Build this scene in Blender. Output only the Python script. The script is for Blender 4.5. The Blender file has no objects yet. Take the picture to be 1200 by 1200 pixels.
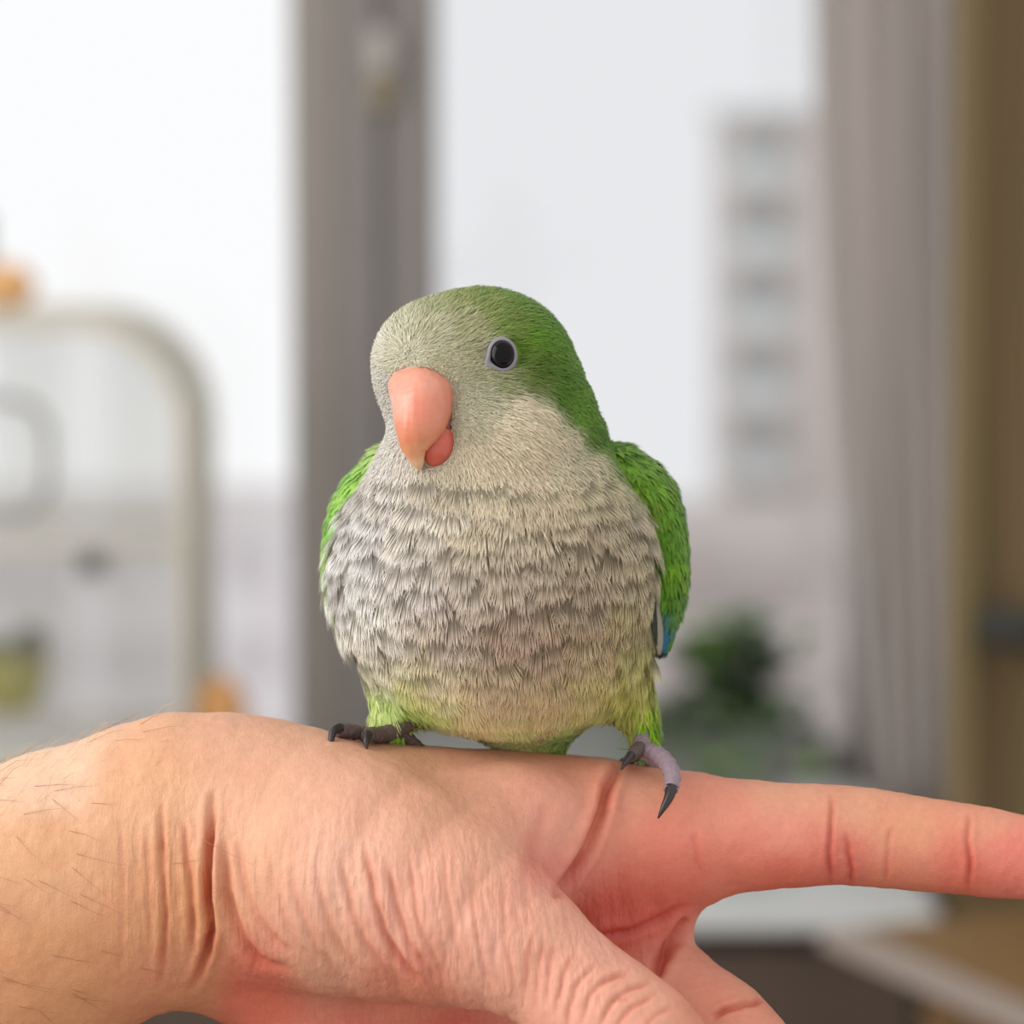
import bpy, bmesh, math, random
import numpy as np
from mathutils import Vector, Matrix

random.seed(7)
rng = np.random.default_rng(7)
scene = bpy.context.scene
C = scene.collection

# ------------------------------------------------------------------ camera
FPX = 3960.0                      # focal length in pixels of the 1200 px frame
DF = 0.60                         # distance of the parakeet from the lens (m)
S = DF / FPX                      # metres per photo pixel at that distance
CAMZ = 1.25
PITCH = math.atan(400.0 / FPX)    # horizon lies at photo row 200
cam_d = bpy.data.cameras.new('camera')
cam = bpy.data.objects.new('camera', cam_d); C.objects.link(cam)
cam.location = (0, 0, CAMZ)
cam.rotation_euler = (math.pi / 2 - PITCH, 0, 0)
cam_d.sensor_width = 36.0
cam_d.lens = FPX / 1200.0 * 36.0
cam_d.clip_start = 0.02; cam_d.clip_end = 500
cam_d.dof.use_dof = True
cam_d.dof.focus_distance = DF - 70 * S
cam_d.dof.aperture_fstop = (cam_d.lens / 1000) / 0.0092
scene.camera = cam

# ------------------------------------------------------------------ light
world = bpy.data.worlds.new('overcast_sky'); scene.world = world
world.use_nodes = True
bgn = world.node_tree.nodes['Background']
bgn.inputs[0].default_value = (0.985, 0.992, 1.0, 1)
bgn.inputs[1].default_value = 1.0
def area(name, loc, target, size, power, col=(1, 1, 1)):
    l = bpy.data.lights.new(name, 'AREA'); l.shape = 'RECTANGLE'
    l.size, l.size_y = size; l.energy = power; l.color = col
    o = bpy.data.objects.new(name, l); C.objects.link(o); o.location = loc
    o.rotation_euler = (Vector(target) - Vector(loc)).to_track_quat('-Z', 'Y').to_euler()
    return o
area('added_left_key', (-1.35, 0.1, 1.8), (0, 0.6, 1.2), (1.0, 1.6), 22, (1.0, 0.98, 0.95))  # soft key light added at the left for direction; no door is built there

vs = scene.view_settings
vs.view_transform = 'Standard'; vs.look = 'None'; vs.exposure = 0.0; vs.gamma = 1.0
vs.use_curve_mapping = False
scene.cycles.use_denoising = True
scene.cycles.max_bounces = 8
scene.cycles.transparent_max_bounces = 16

# ------------------------------------------------------------------ helpers
cp, sp_ = math.cos(PITCH), math.sin(PITCH)
RIGHT = np.array([1, 0, 0.]); UP = np.array([0, sp_, cp]); FWD = np.array([0, cp, -sp_])
CAM = np.array([0, 0, CAMZ])
def near(px, py, d, r=None):
    """photo pixel + depth (in near-pixels behind the focus plane) -> near frame"""
    f = (DF + d * S) / DF
    v = ((px - 600) * f, (py - 600) * f, float(d))
    return v if r is None else v + (r * f,)
def near_to_world(q):
    q = np.asarray(q, float)
    return CAM + S * (q[..., 0:1] * RIGHT - q[..., 1:2] * UP + (DF / S + q[..., 2:3]) * FWD)
def near_vec(v):
    v = np.asarray(v, float)
    return v[..., 0:1] * RIGHT - v[..., 1:2] * UP + v[..., 2:3] * FWD
def near_to_px(q):
    f = (DF + q[..., 2] * S) / DF
    return 600 + q[..., 0] / f, 600 + q[..., 1] / f
def ray_y(px, py, Y):
    """point where the sight line of a pixel meets the upright plane y = Y"""
    d = FWD + (px - 600) / FPX * RIGHT - (py - 600) / FPX * UP
    return Vector(CAM + d * (Y / d[1]))
def ray_z(px, py, Z):
    d = FWD + (px - 600) / FPX * RIGHT - (py - 600) / FPX * UP
    return Vector(CAM + d * ((Z - CAMZ) / d[2]))

def lin(c):
    c = np.asarray(c, float) / 255.0
    return np.where(c <= 0.04045, c / 12.92, ((c + 0.055) / 1.055) ** 2.4)

def fast_mesh(name, verts, quads=None, tris=None, cols=None, smooth=True):
    verts = np.asarray(verts, np.float32)
    nq = 0 if quads is None else len(quads); nt = 0 if tris is None else len(tris)
    me = bpy.data.meshes.new(name)
    me.vertices.add(len(verts)); me.vertices.foreach_set('co', verts.ravel())
    loops = []
    if nq: loops.append(np.asarray(quads, np.int32).ravel())
    if nt: loops.append(np.asarray(tris, np.int32).ravel())
    loops = np.concatenate(loops)
    me.loops.add(len(loops)); me.loops.foreach_set('vertex_index', loops)
    me.polygons.add(nq + nt)
    ls = np.concatenate([np.arange(nq) * 4, nq * 4 + np.arange(nt) * 3]).astype(np.int32)
    me.polygons.foreach_set('loop_start', ls)
    me.polygons.foreach_set('loop_total', np.concatenate([np.full(nq, 4), np.full(nt, 3)]).astype(np.int32))
    me.polygons.foreach_set('use_smooth', np.full(nq + nt, smooth))
    if cols is not None:
        a = me.attributes.new('Col', 'FLOAT_COLOR', 'POINT')
        cols = np.asarray(cols); rgba = np.ones((len(verts), 4), np.float32); rgba[:, :cols.shape[1]] = cols
        a.data.foreach_set('color', rgba.ravel())
    me.update(calc_edges=True); me.validate()
    return me
def link(name, me, mat=None, parent=None):
    o = bpy.data.objects.new(name, me); C.objects.link(o)
    if mat is not None and me is not None:
        if not me.materials: me.materials.append(mat)
    if parent is not None: o.parent = parent
    return o
def tag(o, label=None, cat=None, group=None, kind=None):
    if label: o['label'] = label
    if cat: o['category'] = cat
    if group: o['group'] = group
    if kind: o['kind'] = kind
    return o
def empty(name, loc=(0, 0, 0)):
    o = bpy.data.objects.new(name, None); C.objects.link(o); o.location = loc
    o.empty_display_size = 0.02
    return o
def put(o, root):
    """parent keeping world coordinates baked in the mesh"""
    o.parent = root
    o.matrix_parent_inverse = Matrix.Translation(root.location).inverted()
    return o

def put2(o, part):
    """parent to a part whose mesh is already in world coordinates"""
    o.parent = part
    o.matrix_parent_inverse = Matrix.Identity(4)
    return o

# ---- materials
def mat_base(name):
    m = bpy.data.materials.new(name); m.use_nodes = True
    return m, m.node_tree.nodes, m.node_tree.links, m.node_tree.nodes['Principled BSDF']
def mat_plain(name, col, rough=0.5, spec=0.4, noise=0.0, nscale=60, metallic=0, bump=0, stretch=(1, 1, 1)):
    m, n, l, p = mat_base(name)
    c = lin(col)
    p.inputs['Roughness'].default_value = rough
    p.inputs['Specular IOR Level'].default_value = spec
    p.inputs['Metallic'].default_value = metallic
    p.inputs['Base Color'].default_value = (*c, 1)
    if noise or bump:
        tc = n.new('ShaderNodeTexCoord'); mp = n.new('ShaderNodeMapping'); l.new(tc.outputs['Object'], mp.inputs[0])
        mp.inputs['Scale'].default_value = stretch
        t = n.new('ShaderNodeTexNoise'); t.inputs['Scale'].default_value = nscale; t.inputs['Detail'].default_value = 5
        l.new(mp.outputs[0], t.inputs[0])
        r = n.new('ShaderNodeMix'); r.data_type = 'RGBA'
        r.inputs[6].default_value = (*(c * (1 - noise)), 1); r.inputs[7].default_value = (*np.minimum(c * (1 + noise), 1), 1)
        l.new(t.outputs[0], r.inputs[0]); l.new(r.outputs[2], p.inputs['Base Color'])
        if bump:
            b = n.new('ShaderNodeBump'); b.inputs['Strength'].default_value = bump; b.inputs['Distance'].default_value = 0.002
            l.new(t.outputs[0], b.inputs['Height']); l.new(b.outputs[0], p.inputs['Normal'])
    return m
def mat_attr(name, rough=0.7, spec=0.2, sss=0.0, sss_scale=0.003, sheen=0.0, noise=0.0, nscale=300, bump=0.0, bscale=2500, trans=0.0, furrow=0.0):
    m, n, l, p = mat_base(name)
    a = n.new('ShaderNodeAttribute'); a.attribute_name = 'Col'
    p.inputs['Roughness'].default_value = rough; p.inputs['Specular IOR Level'].default_value = spec
    src = a.outputs['Color']
    tc = n.new('ShaderNodeTexCoord')
    if noise:
        t = n.new('ShaderNodeTexNoise'); t.inputs['Scale'].default_value = nscale; t.inputs['Detail'].default_value = 6
        l.new(tc.outputs['Object'], t.inputs[0])
        mr = n.new('ShaderNodeMapRange'); mr.inputs[1].default_value = 0.25; mr.inputs[2].default_value = 0.75
        mr.inputs[3].default_value = 1 - noise; mr.inputs[4].default_value = 1 + noise
        l.new(t.outputs[0], mr.inputs[0])
        mx = n.new('ShaderNodeVectorMath'); mx.operation = 'SCALE'
        l.new(src, mx.inputs[0]); l.new(mr.outputs[0], mx.inputs['Scale']); src = mx.outputs[0]
    l.new(src, p.inputs['Base Color'])
    if sss:
        p.inputs['Subsurface Weight'].default_value = sss
        p.inputs['Subsurface Radius'].default_value = (1.0, 0.36, 0.22)
        p.inputs['Subsurface Scale'].default_value = sss_scale
    if sheen:
        p.inputs['Sheen Weight'].default_value = sheen
    if bump:
        v = n.new('ShaderNodeTexVoronoi'); v.inputs['Scale'].default_value = bscale
        l.new(tc.outputs['Object'], v.inputs[0])
        b = n.new('ShaderNodeBump'); b.inputs['Strength'].default_value = bump; b.inputs['Distance'].default_value = 0.00025
        l.new(v.outputs['Distance'], b.inputs['Height']); l.new(b.outputs[0], p.inputs['Normal'])
        if furrow:
            mp = n.new('ShaderNodeMapping'); mp.inputs['Scale'].default_value = (900, 500, 110); mp.inputs['Rotation'].default_value = (0, .12, 0)
            l.new(tc.outputs['Object'], mp.inputs[0])
            t2 = n.new('ShaderNodeTexNoise'); t2.inputs['Scale'].default_value = 1.0; t2.inputs['Detail'].default_value = 3; t2.inputs['Distortion'].default_value = .5
            l.new(mp.outputs[0], t2.inputs[0])
            ml = n.new('ShaderNodeMath'); ml.operation = 'MULTIPLY'; l.new(t2.outputs[0], ml.inputs[0]); l.new(a.outputs['Alpha'], ml.inputs[1])
            b2 = n.new('ShaderNodeBump'); b2.inputs['Strength'].default_value = furrow; b2.inputs['Distance'].default_value = 0.0007
            l.new(ml.outputs[0], b2.inputs['Height']); l.new(b.outputs[0], b2.inputs['Normal']); l.new(b2.outputs[0], p.inputs['Normal'])
    if trans:
        out = n['Material Output']; tr = n.new('ShaderNodeBsdfTranslucent'); ms = n.new('ShaderNodeMixShader')
        l.new(src, tr.inputs[0]); ms.inputs[0].default_value = trans
        l.new(p.outputs[0], ms.inputs[1]); l.new(tr.outputs[0], ms.inputs[2]); l.new(ms.outputs[0], out.inputs[0])
    return m

# ---- signed distance modelling
def resample(pts, n=2):
    pts = np.asarray(pts, float)
    if len(pts) < 3 or n <= 1: return pts
    P = np.vstack([2 * pts[0] - pts[1], pts, 2 * pts[-1] - pts[-2]])
    out = []
    for i in range(1, len(P) - 2):
        for k in range(n):
            t = k / n
            a, b, c, d = P[i - 1], P[i], P[i + 1], P[i + 2]
            out.append(0.5 * (2 * b + (c - a) * t + (2 * a - 5 * b + 4 * c - d) * t * t + (3 * b - a - 3 * c + d) * t ** 3))
    out.append(P[-2])
    return np.array(out)
def chain(pts, n=2, zs=1.0, z0=None):
    """tapered tube through (px, py, depth, radius) points; zs flattens it in depth"""
    Q = resample([near(*p) for p in pts], n).astype(np.float32)
    zc = float(np.mean(Q[:, 2])) if z0 is None else z0
    def f(p):
        p = p.copy()
        QQ = Q.copy()
        if zs != 1.0:
            p[:, 2] = p[:, 2] / zs; QQ[:, 2] = QQ[:, 2] / zs
        best = None
        for a, b in zip(QQ[:-1], QQ[1:]):
            ba = b[:3] - a[:3]; L = float(ba @ ba) + 1e-9
            pa = p - a[:3]
            t = np.clip((pa @ ba) / L, 0, 1)
            d = np.sqrt(((pa - t[:, None] * ba) ** 2).sum(1)) - (a[3] + t * (b[3] - a[3]))
            best = d if best is None else np.minimum(best, d)
        return best * min(1.0, zs) if zs < 1 else best
    f.lo = (Q[:, :3] - Q[:, 3:4] * max(1, zs)).min(0).astype(np.float32); f.hi = (Q[:, :3] + Q[:, 3:4] * max(1, zs)).max(0).astype(np.float32)
    return f
def ellip(c, r, rotz=0.0, rotx=0.0):
    q = np.array(near(*c), np.float32); r = np.array(r, np.float32) * ((DF + c[2] * S) / DF)
    cz, sz = math.cos(rotz), math.sin(rotz); cx, sx = math.cos(rotx), math.sin(rotx)
    R = (np.array([[1, 0, 0], [0, cx, -sx], [0, sx, cx]]) @ np.array([[cz, sz, 0], [-sz, cz, 0], [0, 0, 1]])).astype(np.float32)
    def f(p):
        v = (p - q) @ R.T
        k0 = np.sqrt(((v / r) ** 2).sum(1)); k1 = np.sqrt(((v / (r * r)) ** 2).sum(1)) + 1e-9
        return k0 * (k0 - 1) / k1
    m = r.max(); f.lo = q - m; f.hi = q + m
    return f
def smin(a, b, k):
    if k <= 0: return np.minimum(a, b)
    h = np.maximum(k - np.abs(a - b), 0) / k
    return np.minimum(a, b) - h * h * k * 0.25
def blend(items):
    """items: (sdf, k) joined in turn"""
    def f(p):
        p = np.asarray(p, np.float32)
        d = None
        for g, k in items:
            o = np.maximum(np.maximum(g.lo - p, p - g.hi), 0)
            v = np.sqrt((o * o).sum(1)).astype(np.float32)
            m = v < 64
            if m.any(): v[m] = g(p[m])
            d = v if d is None else smin(d, v, k)
        return d
    f.lo = np.min([g.lo for g, k in items], 0); f.hi = np.max([g.hi for g, k in items], 0)
    return f
def grad(f, p, e=0.8):
    f0 = f(p); g = np.empty_like(p)
    for i in range(3):
        q = p.copy(); q[:, i] += e; g[:, i] = (f(q) - f0) / e
    return f0, g
def unit(v):
    return v / (np.linalg.norm(v, axis=-1, keepdims=True) + 1e-9)
def mesh_sdf(f, h, levels=1, lo=None, hi=None):
    lo = (f.lo if lo is None else np.asarray(lo, float)) - 2.5 * h
    hi = (f.hi if hi is None else np.asarray(hi, float)) + 2.5 * h
    n = np.ceil((hi - lo) / h).astype(int) + 1
    ax = [np.float32(lo[i]) + np.float32(h) * np.arange(n[i], dtype=np.float32) for i in range(3)]
    G = np.stack(np.meshgrid(*ax, indexing='ij'), -1).reshape(-1, 3)
    F = np.concatenate([f(G[i:i + 400000]) for i in range(0, len(G), 400000)]).reshape(n)
    sgn = F < 0
    cnt = np.zeros(np.array(n) - 1, np.int8)
    for i in (0, 1):
        for j in (0, 1):
            for k in (0, 1):
                cnt += sgn[i:n[0] - 1 + i, j:n[1] - 1 + j, k:n[2] - 1 + k]
    act = (cnt > 0) & (cnt < 8)
    idx = -np.ones(act.shape, np.int64); idx[act] = np.arange(act.sum())
    cells = np.argwhere(act)
    V = (lo + (cells + 0.5) * h).astype(np.float32)
    quads = []
    def add(a, b, c, d, flip):
        q = np.stack([a, b, c, d], 1)
        q[flip] = q[flip][:, ::-1]
        quads.append(q)
    # x edges
    e = sgn[:-1, 1:-1, 1:-1] != sgn[1:, 1:-1, 1:-1]; i, j, k = np.nonzero(e); j = j + 1; k = k + 1
    add(idx[i, j - 1, k - 1], idx[i, j, k - 1], idx[i, j, k], idx[i, j - 1, k], ~sgn[i, j, k])
    e = sgn[1:-1, :-1, 1:-1] != sgn[1:-1, 1:, 1:-1]; i, j, k = np.nonzero(e); i = i + 1; k = k + 1
    add(idx[i - 1, j, k - 1], idx[i - 1, j, k], idx[i, j, k], idx[i, j, k - 1], ~sgn[i, j, k])
    e = sgn[1:-1, 1:-1, :-1] != sgn[1:-1, 1:-1, 1:]; i, j, k = np.nonzero(e); i = i + 1; j = j + 1
    add(idx[i - 1, j - 1, k], idx[i, j - 1, k], idx[i, j, k], idx[i - 1, j, k], ~sgn[i, j, k])
    Q = np.concatenate(quads)
    def project(V, it, lim):
        for _ in range(it):
            d, g = grad(f, V)
            st = (d / np.maximum((g * g).sum(1), 0.2))[:, None] * g
            m = np.linalg.norm(st, axis=1, keepdims=True)
            V = V - st * np.minimum(1, lim / np.maximum(m, 1e-6))
        return V
    V = project(V, 3, h)
    for L in range(levels):
        E = np.concatenate([Q[:, [0, 1]], Q[:, [1, 2]], Q[:, [2, 3]], Q[:, [3, 0]]]); Es = np.sort(E, 1)
        key = Es[:, 0].astype(np.int64) * len(V) + Es[:, 1]
        u, inv = np.unique(key, return_inverse=True)
        em = (V[u // len(V)] + V[u % len(V)]) * 0.5
        fm = V[Q].mean(1)
        nV, nE, nF = len(V), len(u), len(Q)
        ei = (nV + inv).reshape(4, nF); fi = nV + nE + np.arange(nF)
        Q = np.concatenate([np.stack([Q[:, 0], ei[0], fi, ei[3]], 1), np.stack([Q[:, 1], ei[1], fi, ei[0]], 1),
                            np.stack([Q[:, 2], ei[2], fi, ei[1]], 1), np.stack([Q[:, 3], ei[3], fi, ei[2]], 1)])
        V = project(np.concatenate([V, em, fm]).astype(np.float32), 1, h * 0.5)
    # the near frame is mirrored (y down) against the world, so turn the faces
    return V, Q[:, ::-1]
def front_depth(f, px, py, d0=-420, steps=60):
    """depth of the surface that a sight line meets first"""
    d = d0
    for _ in range(steps):
        v = float(f(np.array([near(px, py, d)], np.float32))[0])
        if v < 0.3: break
        d += max(v, 0.4)
        if d > 500: return None
    return d
# value noise on numpy points
_perm = np.random.default_rng(3).random((64, 64, 64)).astype(np.float32)
def vnoise(p):
    i = np.floor(p).astype(int); f = p - i; f = f * f * (3 - 2 * f)
    r = 0
    for a in (0, 1):
        for b in (0, 1):
            for c in (0, 1):
                w = (f[:, 0] if a else 1 - f[:, 0]) * (f[:, 1] if b else 1 - f[:, 1]) * (f[:, 2] if c else 1 - f[:, 2])
                r = r + w * _perm[(i[:, 0] + a) % 64, (i[:, 1] + b) % 64, (i[:, 2] + c) % 64]
    return r * 2 - 1
def paint(pts, P, soft=14.0, power=2.0):
    """inverse-distance mix of colour samples (px, py, depth or None, rgb)"""
    w = np.zeros((len(P), 1)); acc = np.zeros((len(P), 3))
    for (x, y, d, c) in pts:
        dd = (P[:, 0] - x) ** 2 + (P[:, 1] - y) ** 2
        if d is not None: dd = dd + (P[:, 2] - d) ** 2
        ww = (1.0 / (dd + soft * soft) ** power)[:, None]
        acc += ww * lin(c); w += ww
    return acc / w
def poly_dist(P, pts):
    best = np.full(len(P), 1e9); tt = np.zeros(len(P))
    pts = np.asarray(pts, float); n = len(pts) - 1
    for i in range(n):
        a, b = pts[i], pts[i + 1]; ba = b - a
        t = np.clip(((P - a) @ ba) / (ba @ ba + 1e-9), 0, 1)
        d = np.linalg.norm(P - a - t[:, None] * ba, axis=1)
        m = d < best; best[m] = d[m]; tt[m] = ((i + t) / n)[m]
    return best, tt

# ---- simple solids (world metres)
def box_bm(bm, lo, hi, bevel=0.0, rot=None):
    r = bmesh.ops.create_cube(bm, size=1.0)
    c = [(lo[i] + hi[i]) / 2 for i in range(3)]; s = [hi[i] - lo[i] for i in range(3)]
    for v in r['verts']:
        v.co = Vector((c[0] + v.co.x * s[0], c[1] + v.co.y * s[1], c[2] + v.co.z * s[2]))
    if bevel:
        ed = {e for v in r['verts'] for e in v.link_edges}
        bmesh.ops.bevel(bm, geom=list(ed), offset=bevel, segments=2, affect='EDGES', profile=0.6)
def bm_mesh(name, bm, smooth=False):
    me = bpy.data.meshes.new(name)
    bmesh.ops.recalc_face_normals(bm, faces=bm.faces)
    bm.to_mesh(me); bm.free()
    for p in me.polygons: p.use_smooth = smooth
    return me
def box(name, lo, hi, mat, root=None, bevel=0.0):
    bm = bmesh.new(); box_bm(bm, lo, hi, bevel)
    o = link(name, bm_mesh(name, bm), mat)
    if root is not None: put(o, root)
    return o
def tube_mesh(name, pts, r, seg=8, closed=False):
    pts = [Vector(p) for p in pts]; n = len(pts)
    rr = r if hasattr(r, '__len__') else [r] * n
    verts = []; quads = []; up = None
    for i, p in enumerate(pts):
        if closed: t = (pts[(i + 1) % n] - pts[i - 1]).normalized()
        else: t = (pts[min(i + 1, n - 1)] - pts[max(i - 1, 0)]).normalized()
        if up is None:
            up = t.orthogonal().normalized()
        up = (up - t * up.dot(t)).normalized(); w = t.cross(up)
        for k in range(seg):
            a = 2 * math.pi * k / seg
            verts.append(p + (up * math.cos(a) + w * math.sin(a)) * rr[i])
    m = n if closed else n - 1
    for i in range(m):
        for k in range(seg):
            j = (i + 1) % n
            quads.append((i * seg + k, i * seg + (k + 1) % seg, j * seg + (k + 1) % seg, j * seg + k))
    tris = []
    if not closed:
        c0 = len(verts); verts.append(pts[0]); verts.append(pts[-1])
        for k in range(seg):
            tris.append((c0, (k + 1) % seg, k)); tris.append((c0 + 1, (n - 1) * seg + k, (n - 1) * seg + (k + 1) % seg))
    return fast_mesh(name, [tuple(v) for v in verts], quads, tris if tris else None)
def lathe_mesh(name, prof, seg=24):
    verts = []; quads = []
    for r, z in prof:
        for k in range(seg):
            a = 2 * math.pi * k / seg; verts.append((r * math.cos(a), r * math.sin(a), z))
    for i in range(len(prof) - 1):
        for k in range(seg):
            quads.append((i * seg + k, i * seg + (k + 1) % seg, (i + 1) * seg + (k + 1) % seg, (i + 1) * seg + k))
    return fast_mesh(name, verts, quads)

# ================================================================== SETTING
M_wall = mat_plain('wall_paint', (205, 198, 190), 0.9, 0.1, 0.04, 8)
M_floor = mat_plain('floor_laminate', (120, 92, 66), 0.5, 0.3, 0.25, 14, stretch=(1, 0.08, 1))
M_frame = mat_plain('window_frame_taupe', (150, 142, 134), 0.55, 0.3, 0.05, 30)
M_frame2 = mat_plain('window_frame_grey', (140, 134, 130), 0.55, 0.3, 0.05, 30)

WY = 2.55                 # inner face of the window frame
WTZ = CAMZ - 0.463        # top of the worktop under the window
def slab(name, lo, hi, mat): return tag(box(name, lo, hi, mat), kind='structure')
slab('floor', (-3.0, -1.2, -0.05), (1.3, WY + 0.25, 0.0), M_floor)
wx0 = -1.25; wx1 = ray_y(1035, 500, WY).x; wz0 = ray_y(600, 936, WY).z; wz1 = 2.15
wl = empty('wall_back'); tag(wl, kind='structure')
put(box('wall_section', (-3.0, WY, 0), (wx0, WY + 0.25, 2.6), M_wall), wl)
put(box('wall_section', (wx1, WY, 0), (1.3, WY + 0.25, 2.6), M_wall), wl)
put(box('wall_section', (wx0, WY, 0), (wx1, WY + 0.25, wz0), M_wall), wl)
put(box('wall_section', (wx0, WY, wz1), (wx1, WY + 0.25, 2.6), M_wall), wl)
slab('wall_right', (1.3, 0.9, 0), (1.4, WY + 0.25, 2.6), M_wall)

# window: outer frame, mullion, two sashes with panes, hinge
win = empty('window_1', ((wx0 + wx1) / 2, WY, wz0)); tag(win, kind='structure')
xm0 = ray_y(341, 500, WY).x; xm1 = ray_y(512, 500, WY).x
railz = ray_y(600, 884, WY).z
m_ = (xm1 - xm0)
def glass_mat(name, tint):
    m, n, l, p = mat_base(name)
    out = n['Material Output']; n.remove(p)
    t = n.new('ShaderNodeBsdfTransparent'); t.inputs[0].default_value = (*tint, 1)
    g = n.new('ShaderNodeBsdfGlossy'); g.inputs['Roughness'].default_value = 0.02
    ms = n.new('ShaderNodeMixShader'); ms.inputs[0].default_value = 0.03
    l.new(t.outputs[0], ms.inputs[1]); l.new(g.outputs[0], ms.inputs[2]); l.new(ms.outputs[0], out.inputs[0])
    return m
M_glass_clear = glass_mat('clear_glass', (1.0, 1.0, 1.0))
M_glass_grey = glass_mat('grey_double_glazing', (0.905, 0.91, 0.918))
fr = [('frame_bottom', (wx0, WY + .02, wz0), (wx1, WY + .10, railz - 0.012)),
      ('frame_top', (wx0, WY + .02, wz1 - .06), (wx1, WY + .10, wz1)),
      ('frame_left', (wx0, WY + .02, wz0), (wx0 + .06, WY + .10, wz1)),
      ('frame_right', (wx1 - .02, WY + .02, wz0), (wx1, WY + .10, wz1)),
      ('mullion', (xm0 + m_ * .36, WY - 0.004, wz0), (xm0 + m_ * .60, WY + .10, wz1))]
for nme, lo, hi in fr: box(nme, lo, hi, M_frame2 if nme == 'mullion' else M_frame, win, 0.004)
box('sash_stile', (xm0, WY + .008, railz - .02), (xm0 + m_ * .36, WY + .075, wz1 - .05), M_frame, win, 0.006)
box('sash_stile', (xm0 + m_ * .60, WY + .008, railz - .02), (xm1, WY + .075, wz1 - .05), M_frame2, win, 0.006)
box('sash_rail', (xm1, WY + .008, railz - .028), (wx1 - .02, WY + .075, railz), M_frame2, win, 0.004)
box('sash_rail', (wx0 + .06, WY + .008, railz - .028), (xm0, WY + .075, railz), M_frame, win, 0.004)
box('pane', (wx0 + .06, WY + .05, railz - .005), (xm0 + .005, WY + .054, wz1 - .05), M_glass_clear, win)
box('pane', (xm1 - .005, WY + .05, railz - .005), (wx1 - .02, WY + .054, wz1 - .05), M_glass_grey, win)
M_hinge = mat_plain('brushed_metal', (178, 172, 164), 0.4, 0.5)
hc = ray_y(447, 66, WY)
box('hinge', (hc.x - .009, WY - .012, hc.z - .014), (hc.x + .009, WY + .012, hc.z + .02), M_hinge, win, 0.003)
hc = ray_y(446, 106, WY)
box('hinge_cap', (hc.x - .009, WY - .008, hc.z - .012), (hc.x + .009, WY + .012, hc.z + .01), mat_plain('brass_cap', (150, 135, 105), 0.5, 0.4), win, 0.003)

# ================================================================== OUTDOORS
def building(name, label, px0, px1, pytop, pybot, Y, depth, wallc, bandc, floors, cols, winc, span=1.0):
    a = ray_y(px0, pytop, Y); b = ray_y(px1, pybot, Y)
    x0, x1, zt, zb = a.x, b.x, a.z, b.z
    root = empty(name, ((x0 + x1) / 2, Y, zb)); tag(root, label, 'building')
    mw = mat_plain(name + '_render', wallc, 0.95, 0.05, 0.05, 0.3)
    mb = mat_plain(name + '_band', bandc, 0.95, 0.05, 0.05, 0.3)
    mg = mat_plain(name + '_glass', winc, 0.6, 0.2)
    box('wall', (x0, Y, zb), (x1, Y + depth, zt), mw, root)
    box('parapet', (x0 - .2, Y - .2, zt), (x1 + .2, Y + depth, zt + (zt - zb) * .012), mb, root)
    H = (zt - zb) / floors; W = (x1 - x0) * span / cols
    wm = None
    for f in range(floors):
        z = zb + f * H
        box('balcony', (x0 + W * .1, Y - .9, z + H * .05), (x0 + (x1 - x0) * .52, Y, z + H * .40), mb, root)
        for c in range(cols):
            if wm is None:
                w0 = box('window', (-W * .3, -.08, -H * .2), (W * .3, .05, H * .2), mg, None); wm = w0.data
                o = w0
            else:
                o = link('window', wm)
            o.location = (x0 + W * (c + .5), Y, z + H * .64); put(o, root)
    return root, (x0, x1, zb, zt)
building('tower_block', 'tall grey and pink tower block, paled for haze, with stacked balconies seen through the window', 852, 990, 134, 900, 70, 5,
         (222, 210, 204), (218, 222, 220), 9, 2, (172, 174, 174), .56)  # distance haze is put into these pale, low-contrast colours
building('annex_block', 'pale low block standing at the foot of the tower', 760, 1100, 640, 1000, 60, 8,
         (214, 203, 198), (205, 195, 190), 3, 7, (196, 186, 182))
building('apartment_row', 'long apartment row beyond the bird cage, lilac haze put into its pale colours', -420, 480, 628, 1050, 80, 12,
         (222, 217, 219), (210, 205, 205), 4, 12, (200, 194, 196))  # pale lilac paint stands in for the haze in front of the row

# ================================================================== SIDEBOARD, WORKTOP
M_top = mat_plain('pale_worktop', (205, 206, 204), 0.45, 0.4, 0.04, 25)
M_dark = mat_plain('dark_walnut', (86, 72, 62), 0.5, 0.3, 0.25, 12, stretch=(1, 1, 0.1))
fy = ray_z(600, 1068, WTZ).y
wtx1 = ray_z(1096, 1060, WTZ).x
wt = box('worktop', (-1.2, fy, WTZ - .014), (wtx1, WY - .004, WTZ), M_top, None, 0.004)
tag(wt, 'pale grey worktop running under the window', 'worktop')
sb = empty('sideboard', (-0.3, fy + .2, 0)); tag(sb, 'dark walnut sideboard under the pale worktop', 'sideboard')
box('body', (-1.18, fy + .045, 0.06), (wtx1 - .01, WY - .01, WTZ - .0145), M_dark, sb)
box('plinth', (-1.15, fy + .08, 0.0), (wtx1 - .03, WY - .02, 0.06), M_dark, sb)
for k in range(4):
    dw = (wtx1 - .01 + 1.17) / 4; x0 = -1.17 + k * dw
    d_ = box('door', (x0 + .004, fy + .025, 0.075), (x0 + dw - .004, fy + .045, WTZ - .03), M_dark, sb, 0.003)
    h_ = box('handle', (x0 + dw - .05, fy + .012, 0.5), (x0 + dw - .035, fy + .026, 0.62), M_hinge, None, 0.003); put2(h_, d_)

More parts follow.
